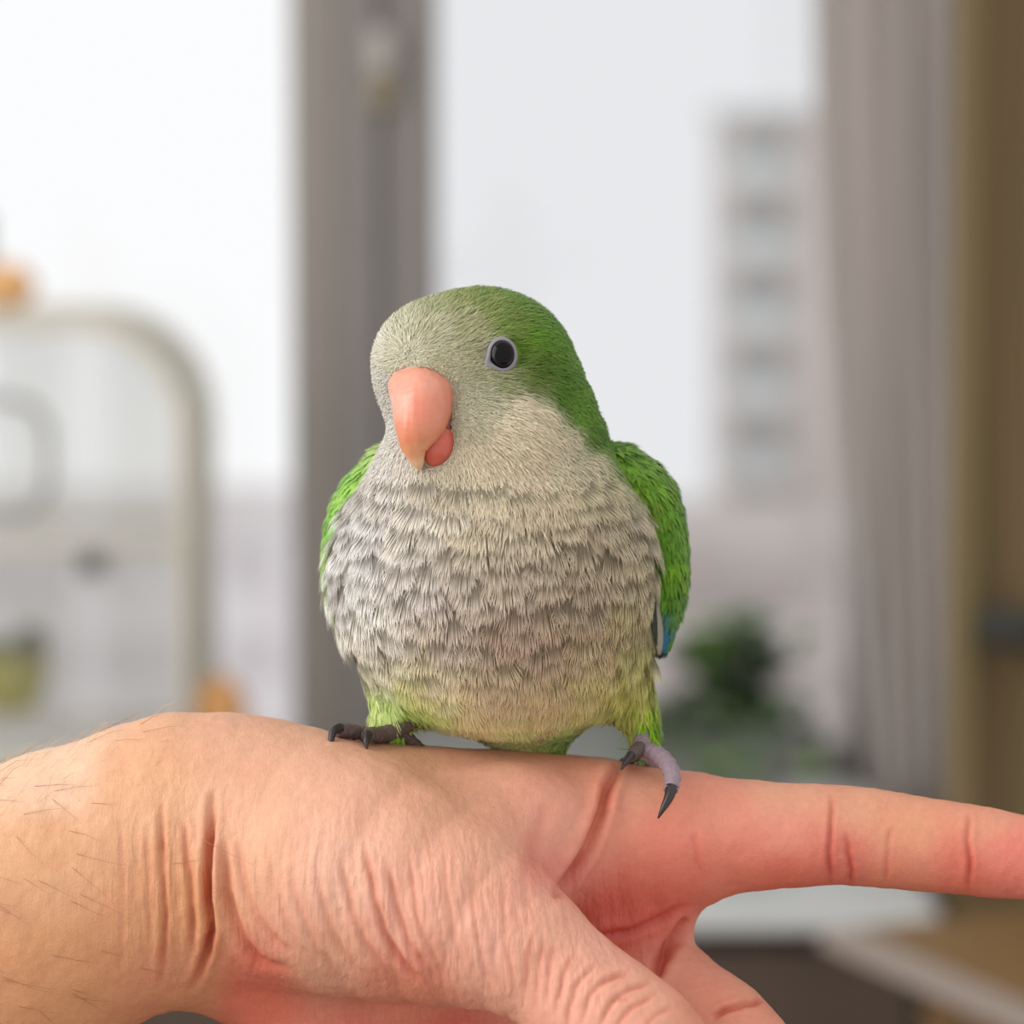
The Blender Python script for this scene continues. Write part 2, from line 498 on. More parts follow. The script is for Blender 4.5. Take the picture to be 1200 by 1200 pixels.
# wooden table, pale edge, lower right
TZ = CAMZ - 0.425
M_wood = mat_plain('honey_wood', (128, 98, 62), 0.45, 0.3, 0.25, 16, stretch=(1, 0.12, 1), bump=0.1)
M_edge = mat_plain('pale_edge_band', (164, 150, 140), 0.5, 0.3, 0.05, 20)
pA = ray_z(962, 1088, TZ); pB = ray_z(1200, 1192, TZ)
ed = (pB - pA).normalized(); perp = Vector((-ed.y, ed.x, 0))
if perp.x < 0: perp = -perp
c0 = pA - ed * 0.0; L1, L2 = 0.75, 0.30
def prism(name, pts, z0, z1, mat, root):
    bm = bmesh.new(); v = [bm.verts.new((p.x, p.y, z0)) for p in pts]; f = bm.faces.new(v)
    r = bmesh.ops.extrude_face_region(bm, geom=[f])
    bmesh.ops.translate(bm, vec=(0, 0, z1 - z0), verts=[g for g in r['geom'] if isinstance(g, bmesh.types.BMVert)])
    return put(link(name, bm_mesh(name, bm), mat), root)
tb = empty('dining_table', (c0.x + .25, c0.y - .3, 0)); tag(tb, 'honey wood table with a pale edge band beside the sideboard', 'table')
e = 0.017
c1 = c0 + perp * L2; c2 = c1 + ed * L1; c3 = c0 + ed * L1
prism('tabletop', [c0 + perp * e, c1, c2, c3 + perp * e], TZ - .010, TZ - .001, M_wood, tb)
prism('edge_band', [c0, c0 + perp * e, c3 + perp * e, c3], TZ - .010, TZ, M_edge, tb)
for cc, s1, s2 in ((c0, 1, 1), (c1, -1, 1), (c2, -1, -1), (c3, 1, -1)):
    q = cc + perp * (s1 * .06) + ed * (s2 * .06)
    box('leg', (q.x - .022, q.y - .022, 0), (q.x + .022, q.y + .022, TZ - .0105), M_wood, tb, 0.003)

# ================================================================== CURTAINS
def curtain(name, label, mat, x0t, x0b, x1t, x1b, Y, zt, zb, folds, amp, th=0.0016, root=None, phase=0.0):
    nu, nv = folds * 10, 30
    V = []; Q = []
    for side in (0, 1):
        for j in range(nv + 1):
            t = j / nv; z = zt + (zb - zt) * t
            te = t
            xa = x0t(z) if callable(x0t) else x0t + (x0b - x0t) * te; xb = x1t + (x1b - x1t) * te
            for i in range(nu + 1):
                u = i / nu; a = 2 * math.pi * folds * (u + .03 * math.sin(5 * u + phase)) + phase
                x = xa + (xb - xa) * u + amp * .25 * math.sin(2 * a)
                y = Y + amp * math.sin(a) * (0.8 + .3 * math.sin(3 * t + u * 9)) + side * th
                V.append((x, y, z))
    n1 = nu + 1; off = (nv + 1) * n1
    for j in range(nv):
        for i in range(nu):
            a = j * n1 + i
            Q.append((a, a + n1, a + n1 + 1, a + 1)); Q.append((off + a, off + a + 1, off + a + n1 + 1, off + a + n1))
    for j in range(nv):
        for i in (0, nu):
            a = j * n1 + i; Q.append((a, a + off, a + off + n1, a + n1))
    for i in range(nu):
        Q.append((nv * n1 + i, nv * n1 + i + off, nv * n1 + i + 1 + off, nv * n1 + i + 1)); Q.append((i, i + 1, i + 1 + off, i + off))
    return fast_mesh(name, V, Q)
def cloth_mat(name, col, transl, rough=0.95, streak=None):
    m, n, l, p = mat_base(name); c = lin(col)
    p.inputs['Base Color'].default_value = (*c, 1); p.inputs['Roughness'].default_value = rough; p.inputs['Specular IOR Level'].default_value = 0.05
    tc = n.new('ShaderNodeTexCoord'); mp = n.new('ShaderNodeMapping'); mp.inputs['Scale'].default_value = (1, 1, .05)
    l.new(tc.outputs['Object'], mp.inputs[0])
    t = n.new('ShaderNodeTexNoise'); t.inputs['Scale'].default_value = 45; l.new(mp.outputs[0], t.inputs[0])
    mx = n.new('ShaderNodeMix'); mx.data_type = 'RGBA'
    c2 = lin(streak) if streak else c * .85
    mx.inputs[6].default_value = (*c, 1); mx.inputs[7].default_value = (*c2, 1)
    mr = n.new('ShaderNodeMapRange'); mr.inputs[1].default_value = .35; mr.inputs[2].default_value = .65; l.new(t.outputs[0], mr.inputs[0])
    l.new(mr.outputs[0], mx.inputs[0]); l.new(mx.outputs[2], p.inputs['Base Color'])
    if transl:
        out = n['Material Output']; tr = n.new('ShaderNodeBsdfTranslucent'); ms = n.new('ShaderNodeMixShader')
        l.new(mx.outputs[2], tr.inputs[0]); ms.inputs[0].default_value = transl
        l.new(p.outputs[0], ms.inputs[1]); l.new(tr.outputs[0], ms.inputs[2]); l.new(ms.outputs[0], out.inputs[0])
    return m
gy = 2.33
g_zb = WTZ + 0.004
g_tl = ray_y(952, 0, gy); g_bl = ray_y(1030, 1000, gy); g_r = ray_y(1106, 500, gy)
slope = (g_bl.x - g_tl.x) / (g_tl.z - g_bl.z)
gt = 2.35
gedge = lambda z: g_tl.x + slope * max(0.0, g_tl.z - z) ** 1.5 / (g_tl.z - g_bl.z) ** .5
gme = curtain('grey_curtain', '', None, gedge, g_bl.x, g_r.x, g_r.x, gy, gt, g_zb, 4, 0.006, phase=.6)
tag(link('grey_curtain', gme, cloth_mat('grey_linen', (222, 214, 209), .5)), 'light grey linen curtain drawn aside at the window', 'curtain')
by = 2.21
bl = ray_y(1106, 500, by).x
bme = curtain('brown_curtain', '', None, bl, bl + .004, bl + .42, bl + .42, by, 2.35, 0.02, 7, 0.018, phase=2.2)
bcur = link('brown_curtain', bme, cloth_mat('olive_brown_velvet', (136, 114, 88), 0.0, streak=(114, 104, 72)))
tag(bcur, 'olive brown heavy drape hanging beside the grey linen curtain', 'curtain')
M_tie = mat_plain('tieback_cord', (66, 66, 62), 0.8, 0.1)
tz = ray_y(1160, 722, by).z
tm = tube_mesh('tieback', [(bl + .02 + .40 * k / 16, by - .036 - .004 * math.sin(k * 1.3), tz - .018 * math.sin(k / 16 * math.pi)) for k in range(17)], 0.014, 10)
o = link('tieback', tm, M_tie); o.parent = bcur
rodm = tube_mesh('curtain_rod', [(-1.35, 2.14, 2.37), (1.28, 2.14, 2.37)], .014, 12)
rr_ = empty('curtain_rod', (0, 2.14, 2.37)); tag(rr_, 'dark metal curtain rod above the window', 'curtain rod')
put(link('rod', rodm, M_tie), rr_)
for xx in (-1.2, 1.2):
    box('bracket', (xx - .01, 2.13, 2.36), (xx + .01, WY, 2.39), M_tie, rr_)


# ================================================================== BIRD CAGE
M_cframe = mat_plain('cage_frame_beige', (218, 210, 192), 0.5, 0.4, 0.06, 40)
M_wire = mat_plain('cage_wire', (198, 198, 190), 0.4, 0.5, metallic=0.3)
M_tray = mat_plain('cage_tray', (214, 212, 206), 0.5, 0.3)
M_ring = mat_plain('grey_ring', (158, 156, 154), 0.6, 0.3)
CY = 2.30
cr = ray_y(216, 600, CY).x; ctop = ray_y(100, 378, CY).z
cw = 0.36; cl = cr - cw; chh = ctop - WTZ
cage = empty('bird_cage', ((cl + cr) / 2, CY, WTZ)); tag(cage, 'round-shouldered wire bird cage with a beige frame on the worktop', 'cage')
RAD = 0.075
def arch(y, x0, x1, z0, z1, R):
    p = [(x0, y, z0)]
    p += [(x0 + R - R * math.cos(a), y, z1 - R + R * math.sin(a)) for a in np.linspace(0, math.pi / 2, 9)]
    p += [(x1 - R + R * math.sin(a), y, z1 - R + R * math.cos(a)) for a in np.linspace(0, math.pi / 2, 9)]
    return p + [(x1, y, z0)]
cd = 0.19
trh = 0.045
CB = CY + cd
for yy in (CY, CB):
    put(link('frame_arch', tube_mesh('frame_arch', arch(yy, cl, cr, WTZ + trh, ctop, RAD), .0052, 10), M_cframe), cage)
bm = bmesh.new(); box_bm(bm, (cl - .01, CY - .014, WTZ), (cr + .01, CB + .014, WTZ + trh), .008)
put(link('tray', bm_mesh('tray', bm), M_tray), cage)
for zz in (WTZ + trh + .012, ray_y(100, 640, CY).z):
    put(link('crossbar', tube_mesh('crossbar', [(cl, CY, zz), (cr, CY, zz)], .0042, 8), M_cframe), cage)
    put(link('crossbar', tube_mesh('crossbar', [(cl, CB, zz), (cr, CB, zz)], .0036, 8), M_cframe), cage)
for x_ in (cl, cr):
    put(link('side_rail', tube_mesh('side_rail', [(x_, CY, ctop - RAD), (x_, CB, ctop - RAD)], .004, 8), M_cframe), cage)
    put(link('side_rail', tube_mesh('side_rail', [(x_, CY, WTZ + trh + .012), (x_, CB, WTZ + trh + .012)], .004, 8), M_cframe), cage)
# upright bars front and back, hoops over the top
def arch_h(x):
    if x < cl + RAD: return ctop - RAD + math.sqrt(max(0, RAD ** 2 - (cl + RAD - x) ** 2))
    if x > cr - RAD: return ctop - RAD + math.sqrt(max(0, RAD ** 2 - (x - cr + RAD) ** 2))
    return ctop
nb = 60
for yy in (CY, CB):
    for k in range(1, nb):
        x_ = cl + cw * k / nb
        put(link('bar', tube_mesh('bar', [(x_, yy, WTZ + trh), (x_, yy, arch_h(x_))], .0008, 5), M_wire), cage)
for k in range(1, 12):
    yy = CY + cd * k / 12
    put(link('hoop', tube_mesh('hoop', arch(yy, cl, cr, WTZ + trh, ctop, RAD), .0009, 5), M_wire), cage)
# door frame (rounded grey ring) on the front
a_ = ray_y(-98, 468, CY - .008); b_ = ray_y(57, 603, CY - .008)
def rring(x0, x1, z0, z1, R, y):
    pts = []
    for cx_, cz_, s in ((x1 - R, z1 - R, 0), (x0 + R, z1 - R, 1), (x0 + R, z0 + R, 2), (x1 - R, z0 + R, 3)):
        for a in np.linspace(0, math.pi / 2, 7): pts.append((cx_ + R * math.cos(a + s * math.pi / 2), y, cz_ + R * math.sin(a + s * math.pi / 2)))
    return pts
put(link('door_ring', tube_mesh('door_ring', rring(a_.x, b_.x, b_.z, a_.z, .026, CY - .008), .0036, 10, True), M_ring), cage)
lc = ray_y(108, 660, CY - .004)
box('latch', (lc.x - .008, CY - .014, lc.z - .008), (lc.x + .008, CY + .002, lc.z + .008), mat_plain('latch_grey', (92, 92, 92), 0.5, 0.3), cage, .003)
# toys and food around the cage
def ball(name, c, r, mat, sc=(1, 1, 1), seg=20):
    bm = bmesh.new(); bmesh.ops.create_uvsphere(bm, u_segments=seg, v_segments=seg // 2 + 2, radius=r)
    for v in bm.verts: v.co = Vector((v.co.x * sc[0], v.co.y * sc[1], v.co.z * sc[2]))
    o = link(name, bm_mesh(name, bm, True), mat); o.location = c
    return o
M_or = mat_plain('orange_paint', (234, 180, 120), 0.5, 0.3, 0.1, 80)
bc = ray_y(8, 352, CY + .05)
toy = empty('wooden_toy', (bc.x, CY + .05, ctop + .0065)); tag(toy, 'orange wooden bead toy with a grey pin lying on top of the cage', 'bird toy')
def sub(o, root): put(o, root); return o
sub(ball('bead', (bc.x, CY + .05, ctop + .0065 + .0165), .0165, M_or, (1.25, 1, 1)), toy)
put(link('pin', tube_mesh('pin', [(bc.x - .012, CY + .05, ctop + .02), (bc.x - .014, CY + .05, ctop + .075)], .0035, 8), M_ring), toy)
cc_ = ray_y(258, 836, CY + .02)
orr = empty('orange_fruit', (cc_.x, CY + .02, WTZ)); 
# apricot-coloured tub beside the cage
M_tub = mat_plain('apricot_plastic', (206, 150, 92), 0.45, 0.3, 0.12, 60)
hgt = ray_y(258, 788, CY + .02).z - WTZ
tubm = lathe_mesh('tub', [(0, 0), (.013, 0), (.0155, .006), (.0185, hgt * .75), (.019, hgt * .8), (.0145, hgt * .92), (0.0, hgt)], 24)
orr.name = 'snack_tub'; tag(orr, 'apricot plastic snack tub with a domed lid beside the cage', 'tub')
t_ = link('tub', tubm, M_tub, orr)
lidm = tube_mesh('lid_rim', [(.0192 * math.cos(a), .0192 * math.sin(a), hgt * .76) for a in np.linspace(0, 2 * math.pi, 24, endpoint=False)], .0014, 6, True)
link('lid_rim', lidm, M_tub, orr)
# seed cup hung inside the cage: olive cup, leafy greens and dark rim
gc = ray_y(8, 770, CY + .03)
cup = empty('seed_cup', (gc.x, CY + .035, gc.z - .03)); tag(cup, 'olive yellow seed cup filled with greens inside the cage', 'cup')
cpm = lathe_mesh('cup_bowl', [(0, -.008), (.020, -.008), (.0265, .012), (.028, .034), (.0258, .034), (.024, .014), (0, .010)], 24)
link('cup_bowl', cpm, mat_plain('olive_plastic', (168, 158, 62), .5, .3, .1, 50), cup)
hk = tube_mesh('hook', [(.012, -.028, .03), (.012, -.036, .045), (.012, -.042, .03)], .002, 6)
link('hook', hk, M_ring, cup)
M_greens = mat_plain('salad_green', (126, 142, 58), .6, .2, .2, 60)
def leaf_mesh(name, L, W, bend=0.25, n=6):
    V = []; Q = []
    for i in range(n + 1):
        t = i / n; w = W * math.sin(math.pi * min(1, .06 + t * .94)) ** .8 * (1 - .25 * t); z = -bend * L * t * t
        for s in (-1, 0, 1): V.append((s * w, L * t, z + (0.18 * w if s else 0)))
    m = len(V)
    V += [(x, y, z - .0006) for x, y, z in V]
    for i in range(n):
        for k in (0, 1):
            a = i * 3 + k; Q.append((a, a + 1, a + 4, a + 3)); Q.append((m + a, m + a + 3, m + a + 4, m + a + 1))
    return fast_mesh(name, V, Q)
glm = leaf_mesh('greens_leaf', .032, .012)
glm.materials.append(M_greens)
for k in range(7):
    o = link('greens_leaf', glm, None, cup); o.location = (0, 0, .02)
    o.rotation_euler = (math.radians(50 + 8 * (k % 3)), 0, k * 0.9)
dk = ball('dark_berry', (.018, -.012, .042), .011, mat_plain('dark_berry', (70, 66, 40), .5, .3)); dk.parent = cup

# ================================================================== POTTED PLANT
PY = 2.34
pc = ray_y(852, 900, PY)
pot = empty('potted_plant', (pc.x, PY, WTZ)); tag(pot, 'leafy green plant growing at one end of a long grey planter on the worktop', 'plant')
tx0 = ray_y(484, 900, PY).x - pc.x; tx1 = ray_y(914, 900, PY).x - pc.x
ph = ray_y(600, 842, PY).z - WTZ
M_pot = mat_plain('grey_planter', (132, 132, 128), .7, .2, .1, 60)
bm = bmesh.new()
for lo, hi in (((tx0, -.04, 0), (tx1, -.034, ph - .001)), ((tx0, .034, 0), (tx1, .04, ph - .001)), ((tx0, -.034, 0), (tx0 + .006, .034, ph - .001)), ((tx1 - .006, -.034, 0), (tx1, .034, ph - .001)), ((tx0 + .006, -.034, 0), (tx1 - .006, .034, .006))):
    box_bm(bm, lo, hi)
link('planter', bm_mesh('planter', bm), M_pot, pot)
rimm = tube_mesh('rim', [(tx0, -.04, ph), (tx1, -.04, ph), (tx1, .04, ph), (tx0, .04, ph)], .004, 6, True)
link('rim', rimm, M_pot, pot)
box('soil', (tx0 + .006, -.034, .006), (tx1 - .006, .034, ph * .86), mat_plain('soil', (60, 48, 38), .95, .1, .3, 200)).parent = pot
leafs = [leaf_mesh('leaf', .034, .0135, .35), leaf_mesh('leaf', .027, .0125, .2)]
M_leafs = [mat_plain('leaf_green', (98, 116, 88), .5, .3, .15, 60), mat_plain('leaf_bright', (124, 156, 84), .5, .3, .15, 60)]
leaf2 = []
for me in leafs:
    for m in M_leafs:
        c = me.copy(); c.materials.append(m); leaf2.append(c)
rl = random.Random(4)
for k in range(17):
    ang = k * 2.4; rad = .008 + .032 * rl.random(); hh = ph - .006 + .085 * rl.random()
    tx, ty = rad * math.cos(ang), rad * math.sin(ang) * .8
    if k == 16: tx, ty, hh = .060, -.01, ph + .060
    st = [(tx * .15, ty * .15, ph * .83), (tx * .5, ty * .5, ph * .83 + (hh - ph * .83) * .45), (tx, ty, hh)]
    if k == 16: st = [(0.004, 0, ph * .83), (.02, -.004, ph + .03), (.060, -.01, hh)]
    stem = link('stem', tube_mesh('stem', st, .0013, 6), M_leafs[0], pot)
    nl = 3 if k == 16 else 6
    for j in range(nl):
        t = 1 - .11 * j
        lf = link('leaf', leaf2[(2 if k == 16 else 0) + (1 if rl.random() > .72 else 0)] if k != 16 else leaf2[3], None, stem)
        lf.location = (st[1][0] + (st[2][0] - st[1][0]) * t, st[1][1] + (st[2][1] - st[1][1]) * t, st[1][2] + (st[2][2] - st[1][2]) * t)
        lf.rotation_euler = (math.radians(15 + 40 * rl.random()), 0, ang + j * 2.2 + rl.random())
        lf.scale = [1.1 if k != 16 else .6] * 3
# trailing shoots that hang over the front of the planter
for k in range(8):
    sx = -.062 + .016 * k + .006 * rl.random(); dz = .004 + .03 * rl.random()
    st = [(sx * .8, -.012, ph * .84), (sx, -.040, ph + .016), (sx * 1.05, -.054, ph - dz)]
    stem = link('stem', tube_mesh('stem', st, .0013, 6), M_leafs[0], pot)
    for j in range(5):
        t = j / 4
        lf = link('leaf', leaf2[0 if rl.random() < .75 else 3], None, stem)
        p, q = (st[0], st[1]) if t < .5 else (st[1], st[2]); tt = (t * 2) % 1 if t < 1 else 1
        lf.location = [p[i] + (q[i] - p[i]) * tt for i in range(3)]
        lf.rotation_euler = (math.radians(-25 + 70 * rl.random()), 0, math.pi + rl.uniform(-1.3, 1.3)); lf.scale = [.85] * 3

# ================================================================== HAND AND FOREARM
forearm = chain([(-780, 1690, 110, 262), (-540, 1508, 80, 232), (-330, 1345, 60, 205), (-170, 1210, 50, 200), (-25, 1108, 35, 188), (85, 1046, 22, 172), (205, 1008, 10, 156), (262, 1000, 8, 142)], 2, zs=0.86)
meta2 = chain([(215, 962, 20, 112), (300, 958, 30, 104), (400, 967, 36, 99), (600, 977, 50, 97), (700, 984, 46, 96), (765, 986, 40, 84), (800, 984, 36, 76)], 2)
index = chain([(790, 984, 37, 77), (850, 980, 30, 68), (920, 979, 24, 62), (985, 978, 20, 58.5), (1060, 987, 14, 56), (1135, 996, 8, 53.5), (1200, 1005, 2, 49), (1285, 1016, -6, 43), (1308, 1019, -9, 38)], 2)
meta3 = chain([(262, 1050, 60, 112), (480, 1085, 80, 112), (690, 1100, 78, 86), (738, 1106, 74, 72)], 2)
meta4 = chain([(275, 1085, 70, 105), (480, 1150, 110, 100), (690, 1205, 130, 80)], 2)
meta5 = chain([(292, 1104, 60, 94), (440, 1200, 110, 95), (630, 1290, 140, 74)], 2)
middle = chain([(738, 1130, 84, 68), (800, 1188, 30, 70), (862, 1240, -20, 71), (838, 1318, -55, 64), (760, 1372, -30, 58), (690, 1378, 5, 52)], 2)
ring = chain([(690, 1205, 120, 74), (740, 1275, 50, 70), (780, 1340, 0, 68), (740, 1420, -30, 60), (660, 1450, 0, 54)], 2)
little = chain([(630, 1290, 130, 64), (670, 1360, 60, 58), (690, 1420, 20, 54), (650, 1480, 0, 48), (590, 1490, 20, 44)], 2)
thenar = chain([(285, 985, 4, 124), (340, 1002, -22, 136), (415, 1026, -54, 143), (520, 1062, -104, 117), (606, 1108, -146, 79)], 2)
thumb = chain([(600, 1105, -144, 80), (640, 1133, -157, 72), (672, 1162, -166, 73), (742, 1226, -180, 82), (800, 1285, -186, 72), (868, 1350, -186, 62), (892, 1372, -184, 52)], 2)
web = ellip((612, 974, -34), (95, 76, 64), 0.30)
web2 = chain([(560, 1010, -60, 80), (650, 1000, 0, 62), (700, 960, 20, 58)], 2)
hand_sdf = blend([(meta2, 0), (index, 20), (forearm, 60), (meta3, 64), (meta4, 24), (meta5, 12), (thenar, 46), (web, 40), (web2, 22), (thumb, 16), (middle, 9), (ring, 9), (little, 9)])

HV, HQ = mesh_sdf(hand_sdf, 10.0, 2)
def relax(V, Q, it=2, lam=.5):
    for _ in range(it):
        acc = np.zeros_like(V); cnt = np.zeros(len(V), np.float32)
        for i in range(4):
            a_, b_ = Q[:, i], Q[:, (i + 1) % 4]
            for k in range(3): acc[:, k] += np.bincount(a_, V[b_, k], len(V)) + np.bincount(b_, V[a_, k], len(V))
            cnt += np.bincount(a_, minlength=len(V)) + np.bincount(b_, minlength=len(V))
        V = V + lam * (acc / cnt[:, None] - V)
    return V.astype(np.float32)
HV = relax(HV, HQ, 3)
_, HG = grad(hand_sdf, HV); HN = unit(HG)
hpx, hpy = near_to_px(HV)
P2 = np.stack([hpx, hpy], 1)
facing = np.clip((-HN[:, 2] - 0.02) / 0.25, 0, 1)
disp = np.zeros(len(HV)); red = np.zeros(len(HV))
def crease(pts, depth, width, dmin=-400, dmax=400, tint=0.5, ridge=0.35, n=3):
    pts = resample(pts, n); pts = pts + rng.normal(0, .7, pts.shape); width = width * .72
    lo, hi = pts.min(0) - 6 * width, pts.max(0) + 6 * width
    m = (P2[:, 0] > lo[0]) & (P2[:, 0] < hi[0]) & (P2[:, 1] > lo[1]) & (P2[:, 1] < hi[1]) & (HV[:, 2] > dmin) & (HV[:, 2] < dmax) & (facing > 0)
    i = np.nonzero(m)[0]
    if not len(i): return
    d, t = poly_dist(P2[i], pts)
    w = facing[i] * np.clip(np.minimum(t, 1 - t) * 5, 0, 1) ** .7
    w = w * (.92 + .25 * vnoise(np.stack([P2[i, 0] / 40, P2[i, 1] / 22, 0 * d + depth], 1)))
    prof = np.exp(-(d / width) ** 2) - ridge * np.exp(-((d - 2.4 * width) / (1.3 * width)) ** 2)
    disp[i] -= depth * prof * w
    red[i] = np.maximum(red[i], tint * np.exp(-(d / (1.5 * width)) ** 2) * w)
# wrist folds
crease([(190, 938), (190, 1000), (193, 1060), (194, 1100), (188, 1158)], 5, 4.5)
crease([(216, 960), (220, 1010), (225, 1060), (226, 1125)], 4.5, 4.5)
crease([(250, 925), (246, 985), (243, 1040), (247, 1080), (243, 1115), (222, 1162)], 13, 5.5, tint=1.0)
crease([(173, 960), (174, 1040), (176, 1120)], 1.6, 4, tint=.15)
crease([(140, 950), (146, 1040), (140, 1140)], 1.2, 5, tint=.1)
crease([(262, 985), (266, 1045), (280, 1092), (303, 1124), (345, 1137)], 7, 7, tint=.6)
crease([(278, 985), (288, 1045), (312, 1090), (340, 1118)], 2.6, 5, tint=.3)
# thumb-base folds
crease([(428, 985), (436, 1035), (447, 1080), (468, 1122), (500, 1160)], 5, 5, tint=.55)
crease([(452, 1000), (464, 1060), (480, 1105), (512, 1150)], 3.6, 4.5, tint=.4)
crease([(400, 1000), (409, 1050), (428, 1105), (470, 1158)], 3, 5, tint=.3)
crease([(370, 1010), (380, 1060), (402, 1115), (440, 1160)], 2.2, 5, tint=.25)
crease([(340, 1015), (352, 1065), (375, 1115), (410, 1155)], 2, 5, tint=.2)
crease([(478, 990), (486, 1050), (498, 1100), (525, 1150)], 2, 4, tint=.2)
crease([(318, 1010), (328, 1060), (350, 1105), (380, 1140)], 1.6, 5, tint=.15)
crease([(520, 980), (524, 1040), (532, 1095), (548, 1140)], 1.6, 4, tint=.15)
crease([(555, 1000), (556, 1060), (562, 1110), (575, 1150)], 1.6, 4, tint=.15)
crease([(590, 1015), (590, 1070), (594, 1115), (604, 1155)], 1.4, 4, tint=.15)
# thumb knuckle wrinkles
for pts, dp in (([(700, 1128), (680, 1150), (668, 1180), (664, 1210)], 4), ([(742, 1142), (716, 1146), (694, 1164), (682, 1200)], 4.5),
                ([(766, 1150), (738, 1160), (714, 1178), (702, 1210)], 4), ([(772, 1164), (750, 1176), (732, 1190), (722, 1212)], 3.4),
                ([(650, 1108), (642, 1140), (640, 1180)], 2), ([(672, 1118), (660, 1145), (652, 1190)], 2.4), ([(626, 1090), (618, 1130), (617, 1170)], 1.6),
                ([(788, 1180), (770, 1190), (752, 1208)], 2.5), ([(716, 1176), (726, 1170), (738, 1172)], 3), ([(640, 1100), (630, 1140), (628, 1190)], 1.4)):
    crease(pts, dp * .72, 3.8, dmax=-120, tint=.4, ridge=.2)
# web fold and palm lines
crease([(728, 893), (712, 925), (703, 960), (688, 995), (664, 1032), (648, 1054)], 10, 7, tint=.75, ridge=.5)
crease([(640, 945), (628, 985), (622, 1020)], 3, 9, tint=.2)
crease([(806, 1058), (776, 1076), (740, 1090), (700, 1098), (660, 1096)], 4, 6, dmin=-60, tint=.6)
crease([(806, 1076), (794, 1096), (780, 1118), (764, 1146), (752, 1170)], 15, 8, dmin=-90, tint=1.0, ridge=.2)
crease([(912, 1166), (884, 1174), (858, 1180), (832, 1194)], 6, 4.5, dmin=-120, tint=.8)
# index finger creases
crease([(976, 930), (974, 960), (972, 1000), (973, 1036)], 3.2, 4, tint=.7)
crease([(992, 975), (994, 1000), (998, 1022), (996, 1038)], 3, 4, tint=.7)
crease([(1044, 968), (1040, 1000), (1039, 1036)], 1.8, 3.5, tint=.4)
crease([(1136, 950), (1134, 985), (1136, 1010), (1135, 1048)], 3, 4, tint=.7)
crease([(815, 975), (818, 1000), (822, 1030)], 1.6, 5, tint=.3)
# fine skin relief: long thin furrows on wrist and thumb, cross-hatch elsewhere
u = P2[:, 0]; v = P2[:, 1]
wrp = vnoise(np.stack([u / 60, v / 60, HV[:, 2] / 60], 1)) * 14
def region(x, y, sx, sy): return np.exp(-((u - x) / sx) ** 2 - ((v - y) / sy) ** 2)
furrow = vnoise(np.stack([(u + 0.22 * (v - 1050) * 0 + wrp - 0.25 * np.maximum(v - 1050, 0)) / 7.5, v / 85, HV[:, 2] / 90], 1))
wf = np.clip(region(470, 1060, 190, 110) + region(640, 1120, 110, 70) + .7 * region(200, 1040, 70, 140), 0, 1)
disp += facing * wf * 1.5 * (np.clip(np.abs(furrow) * 2, 0, 1) - .5)
hatch = vnoise(np.stack([(u + v * .4) / 9, (v - u * .3) / 13, HV[:, 2] / 12], 1))
disp += .55 * hatch + .9 * vnoise(np.stack([u / 34, v / 34, HV[:, 2] / 34], 1))
HVd = HV + HN * disp[:, None]
# skin albedo
skin_pts = [(60, 900, None, (232, 196, 168)), (60, 1000, None, (222, 168, 128)), (60, 1150, None, (220, 160, 116)), (160, 930, None, (226, 172, 134)),
            (200, 1060, None, (224, 162, 120)), (220, 1150, None, (226, 158, 122)), (300, 900, None, (226, 172, 142)), (300, 1000, None, (230, 174, 142)), (390, 930, None, (228, 174, 146)),
            (400, 1030, None, (232, 180, 156)), (380, 1110, None, (224, 168, 142)), (470, 1080, None, (234, 172, 150)), (480, 1150, None, (224, 146, 122)),
            (500, 930, None, (224, 168, 140)), (560, 900, None, (214, 158, 132)), (570, 1000, None, (230, 172, 146)), (560, 1100, None, (234, 174, 152)), (640, 960, None, (222, 156, 134)),
            (650, 1090, -200, (232, 172, 148)), (690, 1112, -200, (232, 170, 148)), (625, 1060, -180, (232, 172, 148)), (660, 1160, None, (234, 172, 150)), (740, 1180, None, (234, 170, 146)), (640, 1030, None, (220, 140, 124)),
            (720, 960, None, (226, 150, 126)), (750, 920, None, (226, 160, 132)), (740, 1000, 0, (222, 118, 100)), (720, 1060, 0, (216, 106, 92)), (770, 1050, 0, (220, 112, 96)), (700, 1090, 0, (210, 100, 86)),
            (790, 1010, None, (222, 126, 108)), (770, 980, None, (224, 138, 116)), (840, 950, None, (228, 148, 124)), (850, 1015, None, (226, 134, 114)), (920, 930, None, (226, 164, 134)), (920, 980, None, (232, 150, 130)), (920, 1025, None, (226, 124, 106)),
            (985, 1000, None, (220, 124, 108)), (1000, 950, None, (224, 160, 130)), (1060, 970, None, (226, 160, 126)), (1060, 1020, None, (224, 142, 116)), (1130, 1020, None, (224, 124, 104)), (1160, 965, None, (226, 156, 126)), (1180, 1000, None, (232, 132, 118)),
            (830, 1130, None, (228, 162, 140)), (880, 1150, None, (228, 162, 136)), (840, 1180, None, (224, 150, 126)), (900, 1190, None, (226, 154, 130)), (780, 1160, 60, (214, 126, 108)),
            (300, 1170, None, (228, 126, 106)), (420, 1190, 60, (216, 112, 96)), (520, 1192, 60, (206, 100, 86)), (700, 1300, None, (220, 140, 120)), (-100, 1100, None, (220, 164, 124))]
HP3 = np.stack([hpx, hpy, HV[:, 2]], 1)
hcol = paint(skin_pts, HP3, 26, 2.2)
hcol = hcol * (1 - red[:, None]) + (hcol * np.array([.80, .42, .36])) * red[:, None]
mott = vnoise(HP3 / 22.0)[:, None]
hcol = np.clip(hcol * np.array([.865, .825, .785]) * (1 + .05 * mott * np.array([[.4, 1, 1]])), 0, 1)
M_skin = mat_attr('skin', rough=.52, spec=.35, sss=.14, sss_scale=.0018, noise=.05, nscale=900, bump=.22, bscale=2600, furrow=.8)
